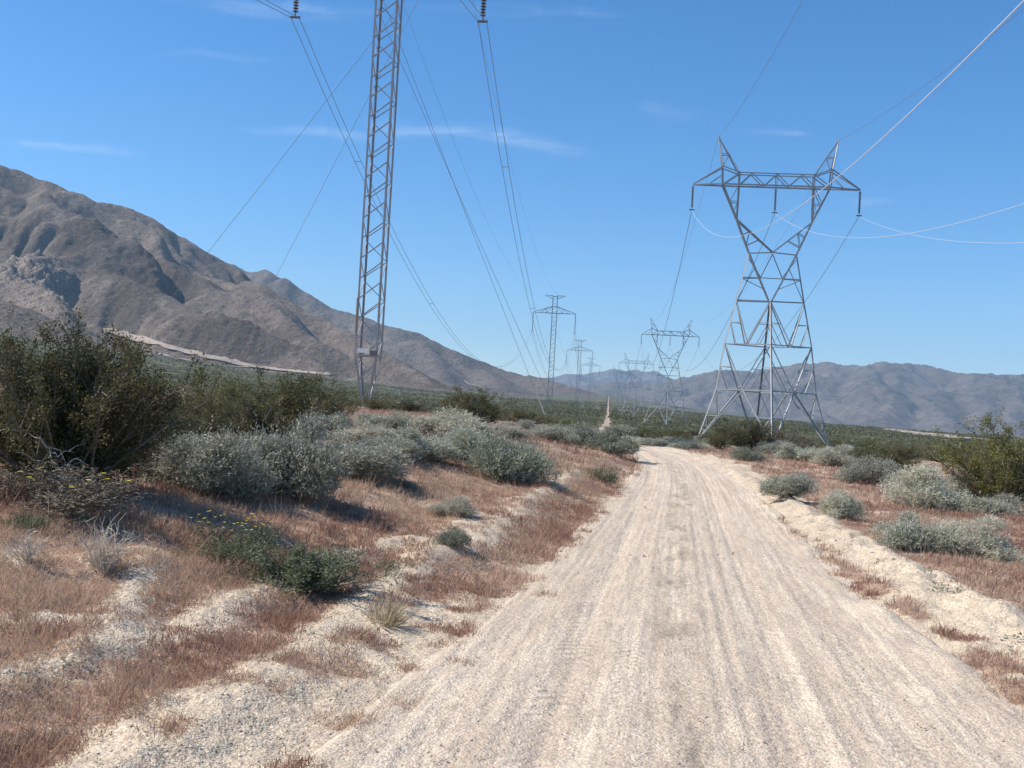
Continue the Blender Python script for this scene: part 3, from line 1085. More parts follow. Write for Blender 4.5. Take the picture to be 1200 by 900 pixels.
tower = lattice_tower()
h1 = place_ground(894, 100, 521); h2 = place_ground(780, 288, 499); h3 = place_ground(742, 478, 498)
h4 = h3 + (h3 - h2) * 1.0; h4.z = gz(h4.x, h4.y)
h1.z = at(894, 521, 100)[2]
lineB = math.atan2(h2.x - h1.x, h2.y - h1.y)
TG = 'four legged towers of the line across the road'
towers = []
for i, (p, lab) in enumerate(((h1, 'largest four legged steel tower, with an open window head'), (h2, 'four legged steel tower next behind the largest one'),
                              (h3, 'faint third four legged tower out on the plain'), (h4, 'faintest and farthest four legged tower of the row'))):
    o = tower if i == 0 else copy_tree(tower)
    tag(o, lab, 'pylon', TG)
    o.location = p; o.rotation_euler.z = -lineB
    towers.append(o)


# ------------------------------------------------------------------ wires
def span_pts(p, q, sag, n=40):
    p = Vector(p); q = Vector(q)
    return [p.lerp(q, t) + Vector((0, 0, -4 * sag * t * (1 - t))) for t in [k / n for k in range(n + 1)]]


def bundle(p, q, sag, sep, r, mat, label, group, n=40, spacers=True):
    root = empty('power_line', p, label=label, cat='power line', group=group)
    d = Vector(q) - Vector(p); side = Vector((d.y, -d.x, 0)).normalized() * (sep / 2)
    pts = span_pts(Vector((0, 0, 0)), d, sag, n)
    for sg in (-1, 1):
        MB().tube([x + side * sg for x in pts], r, 5).build('conductor', mat, root)
    if spacers:
        for t in (.08, .25, .42, .58, .75, .92):
            x = span_pts(Vector((0, 0, 0)), d, sag, 100)[int(t * 100)]
            MB().bar(x - side * 1.15, x + side * 1.1, .035).build('spacer', M['steel'], root)
    return root


def single(p, q, sag, r, mat, label, group, n=40, name='power_line', cat='power line'):
    d = Vector(q) - Vector(p)
    o = MB().tube(span_pts(Vector((0, 0, 0)), d, sag, n), r, 5).build(name, mat, None, p)
    return tag(o, label, cat, group)


def mast_pt(i, sg, dz=0.0):
    o = masts[i]
    return o.location + Matrix.Rotation(-lineA, 3, 'Z') @ Vector((sg * ARM_X, 0, ARM_Z - 4.62 + dz))


def gw_pt(i, sg):
    return masts[i].location + Matrix.Rotation(-lineA, 3, 'Z') @ Vector((sg * 2.45, 0, MAST_H))


mp = m1p - (m2p - m1p); mp.z = m1p.z
GA = 'twin conductors strung along the guyed masts'
side_lab = {-1: 'mountain side', 1: 'road side'}
for sg in (-1, 1):
    pv = mp + Matrix.Rotation(-lineA, 3, 'Z') @ Vector((sg * ARM_X, 0, ARM_Z - 4.62))
    bundle(pv, mast_pt(0, sg), 11, .46, .017, M['wire'], 'twin conductor rising overhead to the %s insulator of the tallest mast' % side_lab[sg], GA)
    bundle(mast_pt(0, sg), mast_pt(1, sg), 13.4, .46, .017, M['wire'], 'sagging twin conductor from the tallest mast, %s' % side_lab[sg], GA)
    bundle(mast_pt(1, sg), mast_pt(2, sg), 9.5, .46, .026, M['wire'], 'twin conductor between the mid distance and small masts, %s' % side_lab[sg], GA, 30, False)
    bundle(mast_pt(2, sg), mast_pt(3, sg), 9.5, .46, .026, M['wire'], 'faint twin conductor beyond the small mast, %s' % side_lab[sg], GA, 30, False)
    single(gw_pt(0, sg), gw_pt(1, sg), 7, .008, M['wire'], 'thin ground wire above the %s twin conductor' % side_lab[sg], 'ground wires', 40, 'ground_wire')

PXT = {-1: -96.5, 0: 0, 1: 96.5}


def tower_pt(i, sg):
    return towers[i].location + Matrix.Rotation(-lineB, 3, 'Z') @ Vector((PXT[sg] * PX, 0, (302.5 - 29) * PX - .1))


def peak_pt(i, sg):
    return towers[i].location + Matrix.Rotation(-lineB, 3, 'Z') @ Vector((69.5 * sg * PX, 0, 361 * PX))


hp_ = h1 - (h2 - h1).normalized() * 166; hp_.z = h1.z + .3
GB = 'conductors strung along the four legged towers'
nm = {-1: 'road side', 0: 'middle', 1: 'valley side'}
for sg in (-1, 0, 1):
    pv = hp_ + Matrix.Rotation(-lineB, 3, 'Z') @ Vector((PXT[sg] * PX, 0, (302.5 - 29) * PX))
    single(pv, tower_pt(0, sg), {-1: 13.0, 0: 12.6, 1: 12.6}[sg], .013, M['wire_bright'], 'bright conductor swinging in from overhead to the %s insulator of the largest tower' % nm[sg], GB, 60)
    single(tower_pt(0, sg), tower_pt(1, sg), 11, .028, M['wire'], 'conductor from the largest tower to the next, %s' % nm[sg], GB)
    single(tower_pt(1, sg), tower_pt(2, sg), 11, .03, M['wire'], 'faint conductor beyond the second tower, %s' % nm[sg], GB)
    single(tower_pt(2, sg), tower_pt(3, sg), 11, .03, M['wire'], 'faintest conductor between the far towers, %s' % nm[sg], GB)
for sg in (-1, 1):
    pv = hp_ + Matrix.Rotation(-lineB, 3, 'Z') @ Vector((69.5 * sg * PX, 0, 361 * PX))
    single(pv, peak_pt(0, sg), 6.5, .014, M['wire'], 'thin ground wire coming from overhead to the %s peak of the largest tower' % nm[sg], 'ground wires', 40, 'ground_wire')
    single(peak_pt(0, sg), peak_pt(1, sg), 6.5, .014, M['wire'], 'thin ground wire between the two larger towers, %s' % nm[sg], 'ground wires', 40, 'ground_wire')


# ------------------------------------------------------------------ plants
def unit(a):
    return a / (np.linalg.norm(a, axis=-1, keepdims=True) + 1e-9)


def leaf_quads(P, A, L, Wd, rng):
    n = len(P)
    s = unit(np.cross(A, rng.normal(size=(n, 3))))
    bend = rng.normal(size=(n, 3)) * .12
    L = L[:, None]; Wd = Wd[:, None]
    m = P + A * L * .5
    V = np.stack([P, m + s * Wd * .5 + bend * L * .3, P + A * L + bend * L, m - s * Wd * .5 + bend * L * .3], 1)
    return V.reshape(-1, 3), np.arange(n * 4).reshape(-1, 4)


def rand_dirs(n, rng):
    return unit(rng.normal(size=(n, 3)))


def make_sage(rng, nlobe=19, nsprig=4500, H=.62, spiky=1.15, lobe_r=(.08, .19)):
    ang = rng.uniform(0, 2 * math.pi, nlobe); el = np.arcsin(rng.uniform(.06, 1, nlobe) ** 1.15)
    rr = rng.uniform(.20, .42, nlobe) * np.where(rng.uniform(size=nlobe) < .25, .55, 1)
    R_ = rng.uniform(*lobe_r, nlobe)
    hs = H / .5 * rng.uniform(.78, 1.12, nlobe)
    C = np.stack([rr * np.cos(ang) * np.cos(el), rr * np.sin(ang) * np.cos(el), .03 + rr * np.sin(el) * hs], 1)
    k = rng.integers(0, nlobe, nsprig)
    d = rand_dirs(nsprig, rng)
    d[:, 2] = np.abs(d[:, 2]) * np.where(rng.uniform(size=nsprig) < .6, 1, -.8)
    P = C[k] + d * R_[k][:, None] * (.4 + .65 * rng.uniform(size=nsprig)[:, None] ** .6)
    ok = P[:, 2] > .004
    P = P[ok]; d = d[ok]
    ax = unit(d * .6 + np.array([0, 0, .55]) + rng.normal(size=P.shape) * .35)
    n = len(P); kl = 8
    sl = rng.uniform(.04, .11, n) * spiky * np.where(rng.uniform(size=n) < .12, 1.9, 1)
    t = (np.arange(kl) + .5) / kl
    LP = (P[:, None] + ax[:, None] * (sl[:, None] * t)[:, :, None]).reshape(-1, 3)
    A = np.repeat(ax, kl, 0)
    LA = unit(A * .7 + rand_dirs(len(LP), rng) * .75)
    L = rng.uniform(.016, .034, len(LP)); W = L * rng.uniform(.26, .44, len(LP))
    V, Fc = leaf_quads(LP, LA, L, W, rng)
    lt_ = rng.uniform(-.3, .3, nlobe)[k[ok]]
    tint = np.clip(np.repeat(rng.uniform(.1, .9, n) + lt_, kl) + rng.uniform(-.25, .25, n * kl) + np.tile(t - .5, n) * .3, 0, 1)
    br = MB()
    for c in C:
        a = Vector((rng.normal() * .05, rng.normal() * .05, -.03))
        b = Vector(c); mid = a.lerp(b, .55) + Vector((rng.normal() * .03, rng.normal() * .03, .01))
        br.tube([a, mid, b], [.008, .006, .003], 4)
        for _ in range(6):
            e = b + Vector(rng.normal(size=3) * .09); e.z = max(e.z, .02) + .05
            br.tube([mid.lerp(b, rng.uniform(.3, 1)), e], [.004, .0012], 3)
    return V, Fc, np.repeat(tint, 4), br


def make_creosote(rng, nstem=34, nsub=10, nleaf=64, H=.72, spread=62, leaf=.02, top=.26):
    P = []; A = []; br = MB(); T = []
    for i in range(nstem):
        az_ = rng.uniform(0, 2 * math.pi); tl = R(rng.uniform(4, spread)) 
        L = H * rng.uniform(.75, 1.12) / (math.cos(tl) ** .35)
        d = np.array([math.sin(tl) * math.cos(az_), math.sin(tl) * math.sin(az_), math.cos(tl)])
        b0 = np.array([rng.normal() * .05, rng.normal() * .05, -.02])
        curve = np.array([0, 0, .12]) + rng.normal(size=3) * .08
        pts = [b0 + d * L * q + curve * (q * q) * L for q in np.linspace(0, 1, 6)]
        zmax = max(p[2] for p in pts)
        br.tube([Vector(p) for p in pts], [.011, .010, .008, .006, .004, .002], 4)
        for j in range(nsub):
            q = rng.uniform(top * .75, 1.0)
            k = min(int(q * 5), 4); p0 = pts[k] + (pts[k + 1] - pts[k]) * (q * 5 - k)
            sd = unit(d * .8 + rand_dirs(1, rng)[0] * .9 + np.array([0, 0, .35]))
            sl = rng.uniform(.10, .24) * H / .72
            p1 = p0 + sd * sl
            br.tube([Vector(p0), Vector(p1)], [.004, .0015], 3)
            m = int(nleaf * rng.uniform(.5, 1.3))
            tt = rng.uniform(.25, 1.05, m)
            pp = p0 + sd * sl * tt[:, None] + rng.normal(size=(m, 3)) * .022
            P.append(pp); A.append(unit(sd * .6 + rand_dirs(m, rng)))
            T.append(np.clip(rng.uniform(.1, .9) + rng.uniform(-.3, .3, m), 0, 1))
    P = np.concatenate(P); A = np.concatenate(A); T = np.concatenate(T)
    ok = P[:, 2] > .015
    P = P[ok]; A = A[ok]; T = T[ok]
    L = leaf * rng.uniform(.7, 1.4, len(P)); W = L * rng.uniform(.4, .65, len(P))
    V, Fc = leaf_quads(P, A, L, W, rng)
    return V, Fc, np.repeat(T, 4), br


PROTO = {}


def proto(key, gen, mat, stem='stem', name='sagebrush'):
    V, Fc, T, br = gen
    fm = mesh_np(name + '_foliage', V, Fc, M[mat], {'tint': T})
    bm = br.mesh(name + '_branches', M[stem])
    lo = V.min(0); hi = V.max(0)
    PROTO[key] = (fm, bm, name, (float(np.mean(np.percentile(V[:, :2], 97, axis=0) - np.percentile(V[:, :2], 3, axis=0))), np.percentile(V[:, 2], 99.3)))


g = lambda s_: np.random.default_rng(s_)
for i in range(3):
    proto('sage%d' % i, make_sage(g(20 + i)), 'sage')
    proto('pale%d' % i, make_sage(g(30 + i)), 'sage_pale')
    proto('creo%d' % i, make_creosote(g(50 + i)), 'creosote', 'stem', 'creosote_bush')
proto('sgreen0', make_sage(g(40), 26, 3600), 'sage_green')
proto('sgreen1', make_sage(g(41)), 'sage_green')
proto('dark0', make_creosote(g(60), 38), 'creosote_dark', 'stem', 'creosote_bush')
proto('dark1', make_creosote(g(61), 34), 'creosote_dark', 'stem', 'creosote_bush')
proto('gold0', make_creosote(g(62), 42, 11, 70, .78, 56), 'creosote_gold', 'stem', 'creosote_bush')
proto('hero', make_creosote(g(63), 90, 15, 95, .72, 68, .0165, .2), 'creosote_dark', 'stem', 'creosote_bush')
proto('prone', make_creosote(g(64), 60, 8, 46, .5, 72, .02, .25), 'green', 'stem', 'green_shrub')
proto('brown0', make_sage(g(65), 22, 2000, .5), 'brown', 'stem', 'dry_shrub')
proto('weed', make_sage(g(66), 12, 1100, .5, 1.3), 'green', 'stem', 'green_shrub')

_used = {}


def plant(key, u, y, w, h, label, group=None, cat=None, rz=None, Y=None, dx=0):
    fm, bm, name, (pw, ph) = PROTO[key]
    if Y is None:
        x, Yd, z = hit(u, y)
    else:
        p = at(u, y, Y); x, Yd, z = p[0], Y, gz(p[0], Y)
    d = Yd
    W = w * d / F; Hh = h * d / F
    cat = cat or {'sagebrush': 'sagebrush', 'creosote_bush': 'creosote bush', 'dry_shrub': 'dry shrub', 'green_shrub': 'green shrub'}[name]
    o = empty(name, (x, Yd + W * .3, gz(x, Yd + W * .3) - .02), rng_rot() if rz is None else rz, label=label, cat=cat, group=group)
    o.scale = (W / pw, W / pw, Hh / ph)
    link('foliage', fm, o); link('branches', bm, o)
    return o


_rr = random.Random(5)
def rng_rot(): return _rr.uniform(0, 6.28)


GL = 'shrubs along the bank by the masts'
GR = 'shrubs on the red grass across the road'
L_ = [
    ('hero', 58, 578, 205, 196, 'biggest dark creosote bush, tangled, bare pale limbs showing low in front'),
    ('brown0', 170, 560, 70, 62, 'brownish shrub tucked between the biggest creosote and grey sagebrush'),
    ('sage0', 232, 582, 118, 84, 'broad grey sagebrush casting a dark base beside the biggest creosote'),
    ('sage1', 318, 580, 118, 98, 'tallest grey sagebrush, its shadow lying on red grass'),
    ('sage2', 405, 560, 112, 56, 'grey sagebrush clump in front of the tallest mast foot'),
    ('creo0', 262, 508, 110, 66, 'olive creosote bush behind the tallest grey sagebrush'),
    ('dark0', 330, 508, 100, 74, 'dark olive creosote bush standing nearest the tallest mast, tall sprig on top'),
    ('dark1', 388, 496, 50, 40, 'small dark creosote bush touching the tallest mast foot'),
    ('pale0', 205, 492, 70, 40, 'pale topped sagebrush seen over the grey sagebrush behind the biggest creosote'),
    ('creo1', 175, 520, 70, 55, 'green brown creosote bush peeping out right of the biggest creosote'),
    ('sage0', 375, 515, 60, 34, 'grey sagebrush just below the tallest mast'),
    ('sage2', 448, 505, 62, 24, 'low grey sagebrush right behind the mast foot clearing'),
    ('sage1', 490, 540, 84, 42, 'grey sagebrush left of the green fronted bank shrub'),
    ('pale1', 530, 520, 84, 40, 'pale sagebrush in the middle of the bank thicket'),
    ('sage0', 556, 545, 78, 46, 'grey sagebrush leaning against the green fronted bank shrub'),
    ('sgreen0', 597, 566, 92, 62, 'dense grey green sagebrush at the bank edge with a long shadow'),
    ('creo2', 548, 503, 84, 52, 'round dark creosote bush rising above the bank thicket'),
    ('pale2', 590, 512, 60, 20, 'low pale sagebrush behind the dense bank edge shrub'),
    ('sage1', 640, 516, 62, 24, 'grey sagebrush in the row toward the road bend, nearest the masts'),
    ('sage2', 680, 524, 58, 30, 'grey sagebrush in the middle of the row toward the road bend'),
    ('sgreen1', 720, 533, 62, 37, 'grey green sagebrush ending the row at the road bend'),
    ('creo1', 610, 499, 60, 20, 'flat dark creosote bush behind the row toward the road bend'),
    ('dark1', 196, 545, 90, 72, 'dark creosote bush squeezed between the biggest creosote and broad grey sagebrush'),
    ('creo2', 222, 520, 84, 58, 'olive creosote bush right behind the broad grey sagebrush'),
    ('dark0', 300, 530, 100, 66, 'dark creosote bush directly behind the tallest grey sagebrush'),
    ('sage2', 285, 552, 84, 46, 'grey sagebrush wedged between the broad one and tallest one'),
    ('pale1', 425, 528, 76, 32, 'pale sagebrush between the tallest mast and bank thicket'),
    ('sage1', 458, 536, 64, 34, 'grey sagebrush at the mast end of the bank thicket'),
    ('pale2', 505, 510, 64, 24, 'low pale sagebrush at the foot of the round dark creosote'),
    ('brown0', 352, 548, 60, 40, 'brownish shrub behind the clump in front of the tallest mast'),
    ('weed', 706, 566, 34, 20, 'small dark green shrub on the slope beside the road'),
    ('prone', 352, 702, 130, 58, 'low sprawling dark green shrub in the dry grass'),
    ('weed', 262, 660, 100, 42, 'thin grey green shrub with yellow flowers in the dry grass'),
    ('brown0', 40, 600, 150, 52, 'low brown tangle in front of the biggest creosote'),
    ('sgreen1', 468, 575, 36, 14, 'little grey tuft shrub on the grass below the thicket'),
    ('pale0', 530, 606, 46, 26, 'small pale rounded shrub on the gravelly bank'),
    ('sgreen0', 528, 640, 36, 24, 'small grey green shrub below the pale rounded one'),
]
for key, u, y, w, h, lab in L_:
    plant(key, u, y, w * .97, h * (.87 if key[0] in 'sp' else .98), lab, GL)
R_ = [
    ('sage0', 927, 585, 62, 28, 'grey sagebrush alone on the red grass near the road edge'),
    ('pale1', 986, 608, 46, 36, 'small rounded pale sagebrush between the road and thicket'),
    ('sage1', 1068, 646, 74, 44, 'grey sagebrush at the near edge of the red grass'),
    ('pale2', 1156, 656, 90, 50, 'nearest pale sagebrush across the road, widest of its pair'),
    ('pale0', 1092, 598, 84, 54, 'big pale tan sagebrush in front of the golden creosote'),
    ('pale1', 1136, 590, 60, 36, 'pale sagebrush between the big pale one and golden creosote'),
    ('sage2', 1168, 606, 70, 30, 'low grey sagebrush under the golden creosote'),
    ('sage0', 1028, 570, 66, 32, 'grey sagebrush in front of the twin olive creosotes'),
    ('pale2', 985, 548, 56, 27, 'pale sagebrush in the row before the largest tower, farther right'),
    ('sage1', 945, 541, 56, 22, 'grey sagebrush in the row before the largest tower'),
    ('sgreen0', 880, 541, 42, 17, 'small green grey sagebrush in front of the dark round creosote'),
    ('sage2', 910, 534, 40, 18, 'low grey sagebrush right of the dark round creosote'),
    ('dark0', 890, 531, 74, 40, 'dark round creosote bush under the largest tower'),
    ('dark1', 845, 527, 36, 22, 'small dark creosote bush at a leg of the largest tower'),
    ('sage0', 806, 527, 40, 13, 'low grey sagebrush at the near foot of the largest tower'),
    ('sage1', 768, 523, 46, 12, 'low grey sagebrush just past the road bend'),
    ('brown0', 938, 528, 50, 20, 'brown dry shrub between the legs of the largest tower'),
    ('creo0', 1022, 548, 70, 36, 'olive creosote bush, left of a touching pair'),
    ('creo2', 1062, 552, 70, 34, 'olive creosote bush, right of a touching pair'),
    ('gold0', 1192, 594, 140, 112, 'tall golden olive creosote bush at the end of the red grass'),
    ('sgreen1', 1010, 540, 50, 18, 'grey green shrub behind the pale row'),
    ('creo1', 1130, 545, 80, 26, 'low dark creosote bush behind the golden one'),
]
for key, u, y, w, h, lab in R_:
    plant(key, u, y, w * .88, h * .94, lab, GR)

# the hero's extra shoots and pale limbs stay parts of it; find it by its label
hero = [o for o in COL.objects if o.get('label', '').startswith('biggest dark creosote')][0]
hx, hy, hz = hero.location
def local(o, p):
    q = Matrix.Rotation(-o.rotation_euler.z, 3, 'Z') @ (Vector(p) - o.location)
    return Vector((q.x / o.scale.x, q.y / o.scale.y, q.z / o.scale.z))
rg = g(77)
pale = MB()
for pl in (((-10, 508), (25, 503), (48, 512), (60, 535), (72, 555), (95, 562)), ((48, 512), (70, 528), (78, 545), (110, 552)), ((62, 540), (66, 560), (70, 572)),
           ((78, 545), (92, 540), (104, 545)), ((20, 530), (40, 540), (60, 535)), ((60, 535), (74, 530), (92, 522))):
    yb = hy - .85
    raw = []
    for (a, b), (c, d_) in zip(pl[:-1], pl[1:]):
        for q in (0, .33, .66):
            raw.append((a + (c - a) * q + rg.normal() * 2.0, b + (d_ - b) * q + rg.normal() * 2.0))
    raw.append(pl[-1])
    pts = [local(hero, at(a, b, yb + .04 * rg.normal())) for a, b in raw]
    for q in raw[2::2]:
        pale.tube([local(hero, at(q[0], q[1], yb)), local(hero, at(q[0] + rg.normal() * 9, q[1] + rg.normal() * 9, yb))], [.0016, .0006], 3)
    pale.tube(pts, [.0030 * (1 - .6 * i / len(pts)) for i in range(len(pts))], 5)
pale.build('bare_limb', M['deadwood'], hero)
sh = []; sa = []
for (u0, y0, u1, y1) in ((5, 420, 14, 352), (112, 440, 126, 388), (86, 430, 92, 398), (40, 420, 42, 398)):
    p0 = np.array(at(u0, y0, hy)); p1 = np.array(at(u1, y1, hy))
    k = 150
    t = rg.uniform(0, 1, k)[:, None]
    sh.append(p0 + (p1 - p0) * t + rg.normal(size=(k, 3)) * .035 * (1.15 - t)); sa.append(unit((p1 - p0) / np.linalg.norm(p1 - p0) + rand_dirs(k, rg) * .8))
P = np.concatenate(sh); A = np.concatenate(sa)
Vl = np.array([local(hero, p) for p in P])
V, Fc = leaf_quads(Vl, A, rg.uniform(.009, .017, len(P)), rg.uniform(.005, .009, len(P)), rg)
link('foliage', mesh_np('tall_shoots', V, Fc, M['creosote_dark'], {'tint': np.repeat(rg.uniform(0, 1, len(P)), 4)}), hero)

# yellow flowers on the thin shrub and the brown tangle
for start, n in (('thin grey green shrub', 30), ('low brown tangle', 16)):
    o = [q for q in COL.objects if q.get('label', '').startswith(start)][0]
    for k in range(n):
        mb = MB()
        a = rg.uniform(0, 6.28); r_ = .42 * math.sqrt(rg.uniform()); c = Vector((r_ * math.cos(a), r_ * math.sin(a), rg.uniform(.38, .58)))
        for q in range(5):
            b = a + q * 1.257; e = Vector((math.cos(b), math.sin(b), .3)) * .016; f = Vector((-math.sin(b), math.cos(b), 0)) * .007
            n0 = len(mb.v); mb.v += [c, c + e * .6 + f, c + e, c + e * .6 - f]; mb.f.append((n0, n0 + 1, n0 + 2, n0 + 3))
        mb.build('flower', M['yellow'], o)


# bleached dead twigs
def twigs(u, y, w, h, label, mat='deadwood', seed=1, n=26):
    x, Yd, z = hit(u, y)
    W = w * Yd / F; H = h * Yd / F
    rr = g(seed); mb = MB()
    for k in range(n):
        a = rr.uniform(0, 6.28); sp = rr.uniform(0, .5)
        p = np.array([rr.normal() * .06 * W, rr.normal() * .06 * W, -.01]); d = unit(np.array([sp * math.cos(a) * W / H, sp * math.sin(a) * W / H, 1.0]))
        pts = [p.copy()]; L = H * rr.uniform(.5, 1.1)
        for q in range(5):
            d = unit(d + rr.normal(size=3) * .25); p = p + d * L / 5; pts.append(p.copy())
            if q > 0:
                e = p + unit(d + rr.normal(size=3) * .7) * L * .22
                mb.tube([Vector(p), Vector(e)], [.002, .001], 3)
        mb.tube([Vector(v) for v in pts], [.0034, .0032, .003, .0025, .002, .0012], 4)
    o = mb.build('dead_shrub', M[mat], None, (x, Yd, z - .01))
    return tag(o, label, 'dead shrub', 'bleached dead shrubs')


twigs(120, 668, 62, 62, 'larger bleached white skeleton of a shrub in the dry grass', 'bleached', 3, 64)
twigs(32, 660, 34, 42, 'smaller bleached skeleton of a shrub in the dry grass', 'bleached', 4, 34)


def tuft(u, y, w, h, label, mat='straw', seed=1, n=260, lean=(0, 0)):
    x, Yd, z = hit(u, y)
    W = w * Yd / F; H = h * Yd / F
    rr = g(seed)
    a = rr.uniform(0, 6.28, n); s_ = rr.uniform(0, 1, n) ** .7
    P = np.stack([np.cos(a) * W * .22 * s_, np.sin(a) * W * .22 * s_, np.full(n, -.01)], 1)
    A = unit(np.stack([np.cos(a) * s_ * .9 + lean[0], np.sin(a) * s_ * .9 + lean[1], np.full(n, .9)], 1) + rr.normal(size=(n, 3)) * .2)
    V, Fc = leaf_quads(P, A, H * rr.uniform(.5, 1.1, n), np.full(n, .006), rr)
    o = link('grass_tuft', mesh_np('grass_tuft', V, Fc, M[mat], {'tint': np.repeat(rr.uniform(0, 1, n), 4)}), None, (x, Yd, z))
    return tag(o, label, 'grass tuft')


tuft(452, 732, 62, 36, 'straw coloured grass tuft below the sprawling green shrub', 'straw', 5, 260, (.4, -.2))
tuft(30, 618, 90, 20, 'bright green grass tuft at the foot of the brown tangle', 'green', 6, 500)
tuft(640, 703, 60, 14, 'red brown grass tuft at the rim of the road beside the ruts', 'grass', 7, 300, (.3, -.2))
tuft(810, 596, 24, 8, 'lone red brown grass tuft growing between the wheel ruts', 'grass', 8, 120)
tuft(540, 780, 70, 12, 'flattened red brown grass tuft on the gravel shoulder', 'grass', 9, 260, (.5, -.2))


tuft(690, 552, 40, 9, 'red brown grass tuft on the road rim under the little dark green shrub', 'grass', 10, 160)
tuft(850, 734, 60, 7, 'thin flattened litter tuft between the ruts nearest the viewer', 'brown', 11, 90, (.6, -.1))


# ------------------------------------------------------------------ shrubs of the plain
def scatter_fan(rmin, rmax, n, rng, a0=-31, a1=31):
    r = np.sqrt(rng.uniform(rmin ** 2, rmax ** 2, n)); a = np.radians(rng.uniform(a0, a1, n))
    return r * np.sin(a), r * np.cos(a)


def free_of_road(X, Y, m=1.2):
    return np.abs(X - road_c(Y)) > road_w(Y) + m


keys = ['creo0', 'creo1', 'creo2', 'dark0', 'dark1']
rp = g(90)
X, Y = scatter_fan(47, 150, 2600, rp)
n1 = fbm(X / 14, Y / 14, 2, 33)
ok = free_of_road(X, Y) & (n1 > -.25)
for q in (h1,):
    ok &= np.hypot(X - q.x, Y - q.y) > 3
X, Y = X[ok], Y[ok]
o_ = np.argsort(Y); X, Y = X[o_], Y[o_]
kept = []
for x, y in zip(X, Y):
    if all((x - a) ** 2 + (y - b) ** 2 > 4.2 ** 2 for a, b in kept[-160:]):
        kept.append((x, y))
Z = ground_z(np.array([k[0] for k in kept]), np.array([k[1] for k in kept]), False)
GP = 'creosote bushes scattered over the plain'
for i, ((x, y), z) in enumerate(list(zip(kept, Z))[:236]):
    key = keys[int(rp.integers(0, 5))]
    fm, bm, name, (pw, ph) = PROTO[key]
    side = 'mast side' if x < road_c(y) else 'tower side'
    zone = 'near edge' if y < 75 else ('first stretch' if y < 105 else 'middle stretch')
    W = rp.uniform(1.3, 2.5); Hh = rp.uniform(.45, .95) * (1 if x > road_c(y) else .85)
    o = empty(name, (x, y, z - .03), rp.uniform(0, 6.28), label='creosote bush on the plain, %s, %s' % (zone, side), cat='creosote bush', group=GP + ', %s, %s' % (zone, side))
    o.scale = (W / pw, W / pw, Hh / ph)
    link('foliage', fm, o); link('branches', bm, o)
y_last = kept[min(236, len(kept) - 1)][1]

# beyond these: one mass of shrubs
def clump(rng, n, leaf):
    d = rand_dirs(n, rng); d[:, 2] = np.abs(d[:, 2])
    P = d * np.array([.5, .5, .62]) * (.5 + .5 * rng.uniform(size=(n, 1)) ** .5)
    P[:, 2] += .05
    A = unit(d + rand_dirs(n, rng) * .8 + np.array([0, 0, .3]))
    V, Fc = leaf_quads(P, A, np.full(n, leaf) * rng.uniform(.7, 1.3, n), np.full(n, leaf * .62), rng)
    return V


def mass(X, Y, W, H, nleaf, leaf, rng):
    out = []; tin = []
    tmpl = [clump(rng, nleaf, leaf) for _ in range(6)]
    kk = rng.integers(0, 6, len(X)); ro = rng.uniform(0, 6.28, len(X))
    Z = ground_z(X, Y, False) - .05
    for t in range(6):
        m = kk == t
        c, s_ = np.cos(ro[m]), np.sin(ro[m])
        T = tmpl[t]
        vx = (T[None, :, 0] * c[:, None] - T[None, :, 1] * s_[:, None]) * W[m][:, None] + X[m][:, None]
        vy = (T[None, :, 0] * s_[:, None] + T[None, :, 1] * c[:, None]) * W[m][:, None] + Y[m][:, None]
        vz = T[None, :, 2] * H[m][:, None] + Z[m][:, None]
        out.append(np.stack([vx, vy, vz], -1).reshape(-1, 3))
        b = rng.uniform(0, 1, (int(m.sum()), 1)); tl = np.clip(b * .75 + rng.uniform(0, .3, (int(m.sum()), nleaf)), 0, 1)
        tin.append(np.repeat(tl.ravel(), 4))
    return np.concatenate(out), np.concatenate(tin)


Vs = []; Ts = []
for rmin, rmax, n, nl, lf, kw in ((y_last, 320, 4200, 60, .17, (1.4, 2.7, .6, 1.2)), (320, 800, 15000, 20, .33, (1.4, 3.0, .8, 1.5)), (800, 2000, 24000, 9, .55, (1.8, 4.0, .9, 1.7))):
    X, Y = scatter_fan(rmin, rmax, n, rp)
    ok = free_of_road(X, Y, .8) & (fbm(X / 30, Y / 30, 2, 34) > -.3)
    X, Y = X[ok], Y[ok]
    W = rp.uniform(kw[0], kw[1], len(X)); Hh = rp.uniform(kw[2], kw[3], len(X))
    v, t = mass(X, Y, W, Hh, nl, lf, rp)
    Vs.append(v); Ts.append(t)
V = np.concatenate(Vs); T = np.concatenate(Ts)
M['plain_shrub'] = leaf_mat('plain_shrub_leaf', (.09, .095, .05), (.22, .215, .12), .25)
o = link('desert_shrubs', mesh_np('desert_shrubs', V, np.arange(len(V)).reshape(-1, 4), M['plain_shrub'], {'tint': T}))
tag(o, 'endless dark green scrub covering the far plain up to the mountains', 'scrub', kind='stuff')


# ------------------------------------------------------------------ dry grass, weeds, pebbles
def polar_scatter(rng, n, r0, r1, a0=-33, a1=33, p=1.0):
    r = np.exp(rng.uniform(math.log(r0), math.log(r1), n)) if p == 0 else (r0 ** p + rng.uniform(0, 1, n) * (r1 ** p - r0 ** p)) ** (1 / p)
    a = np.radians(rng.uniform(a0, a1, n))
    return r * np.sin(a), r * np.cos(a)


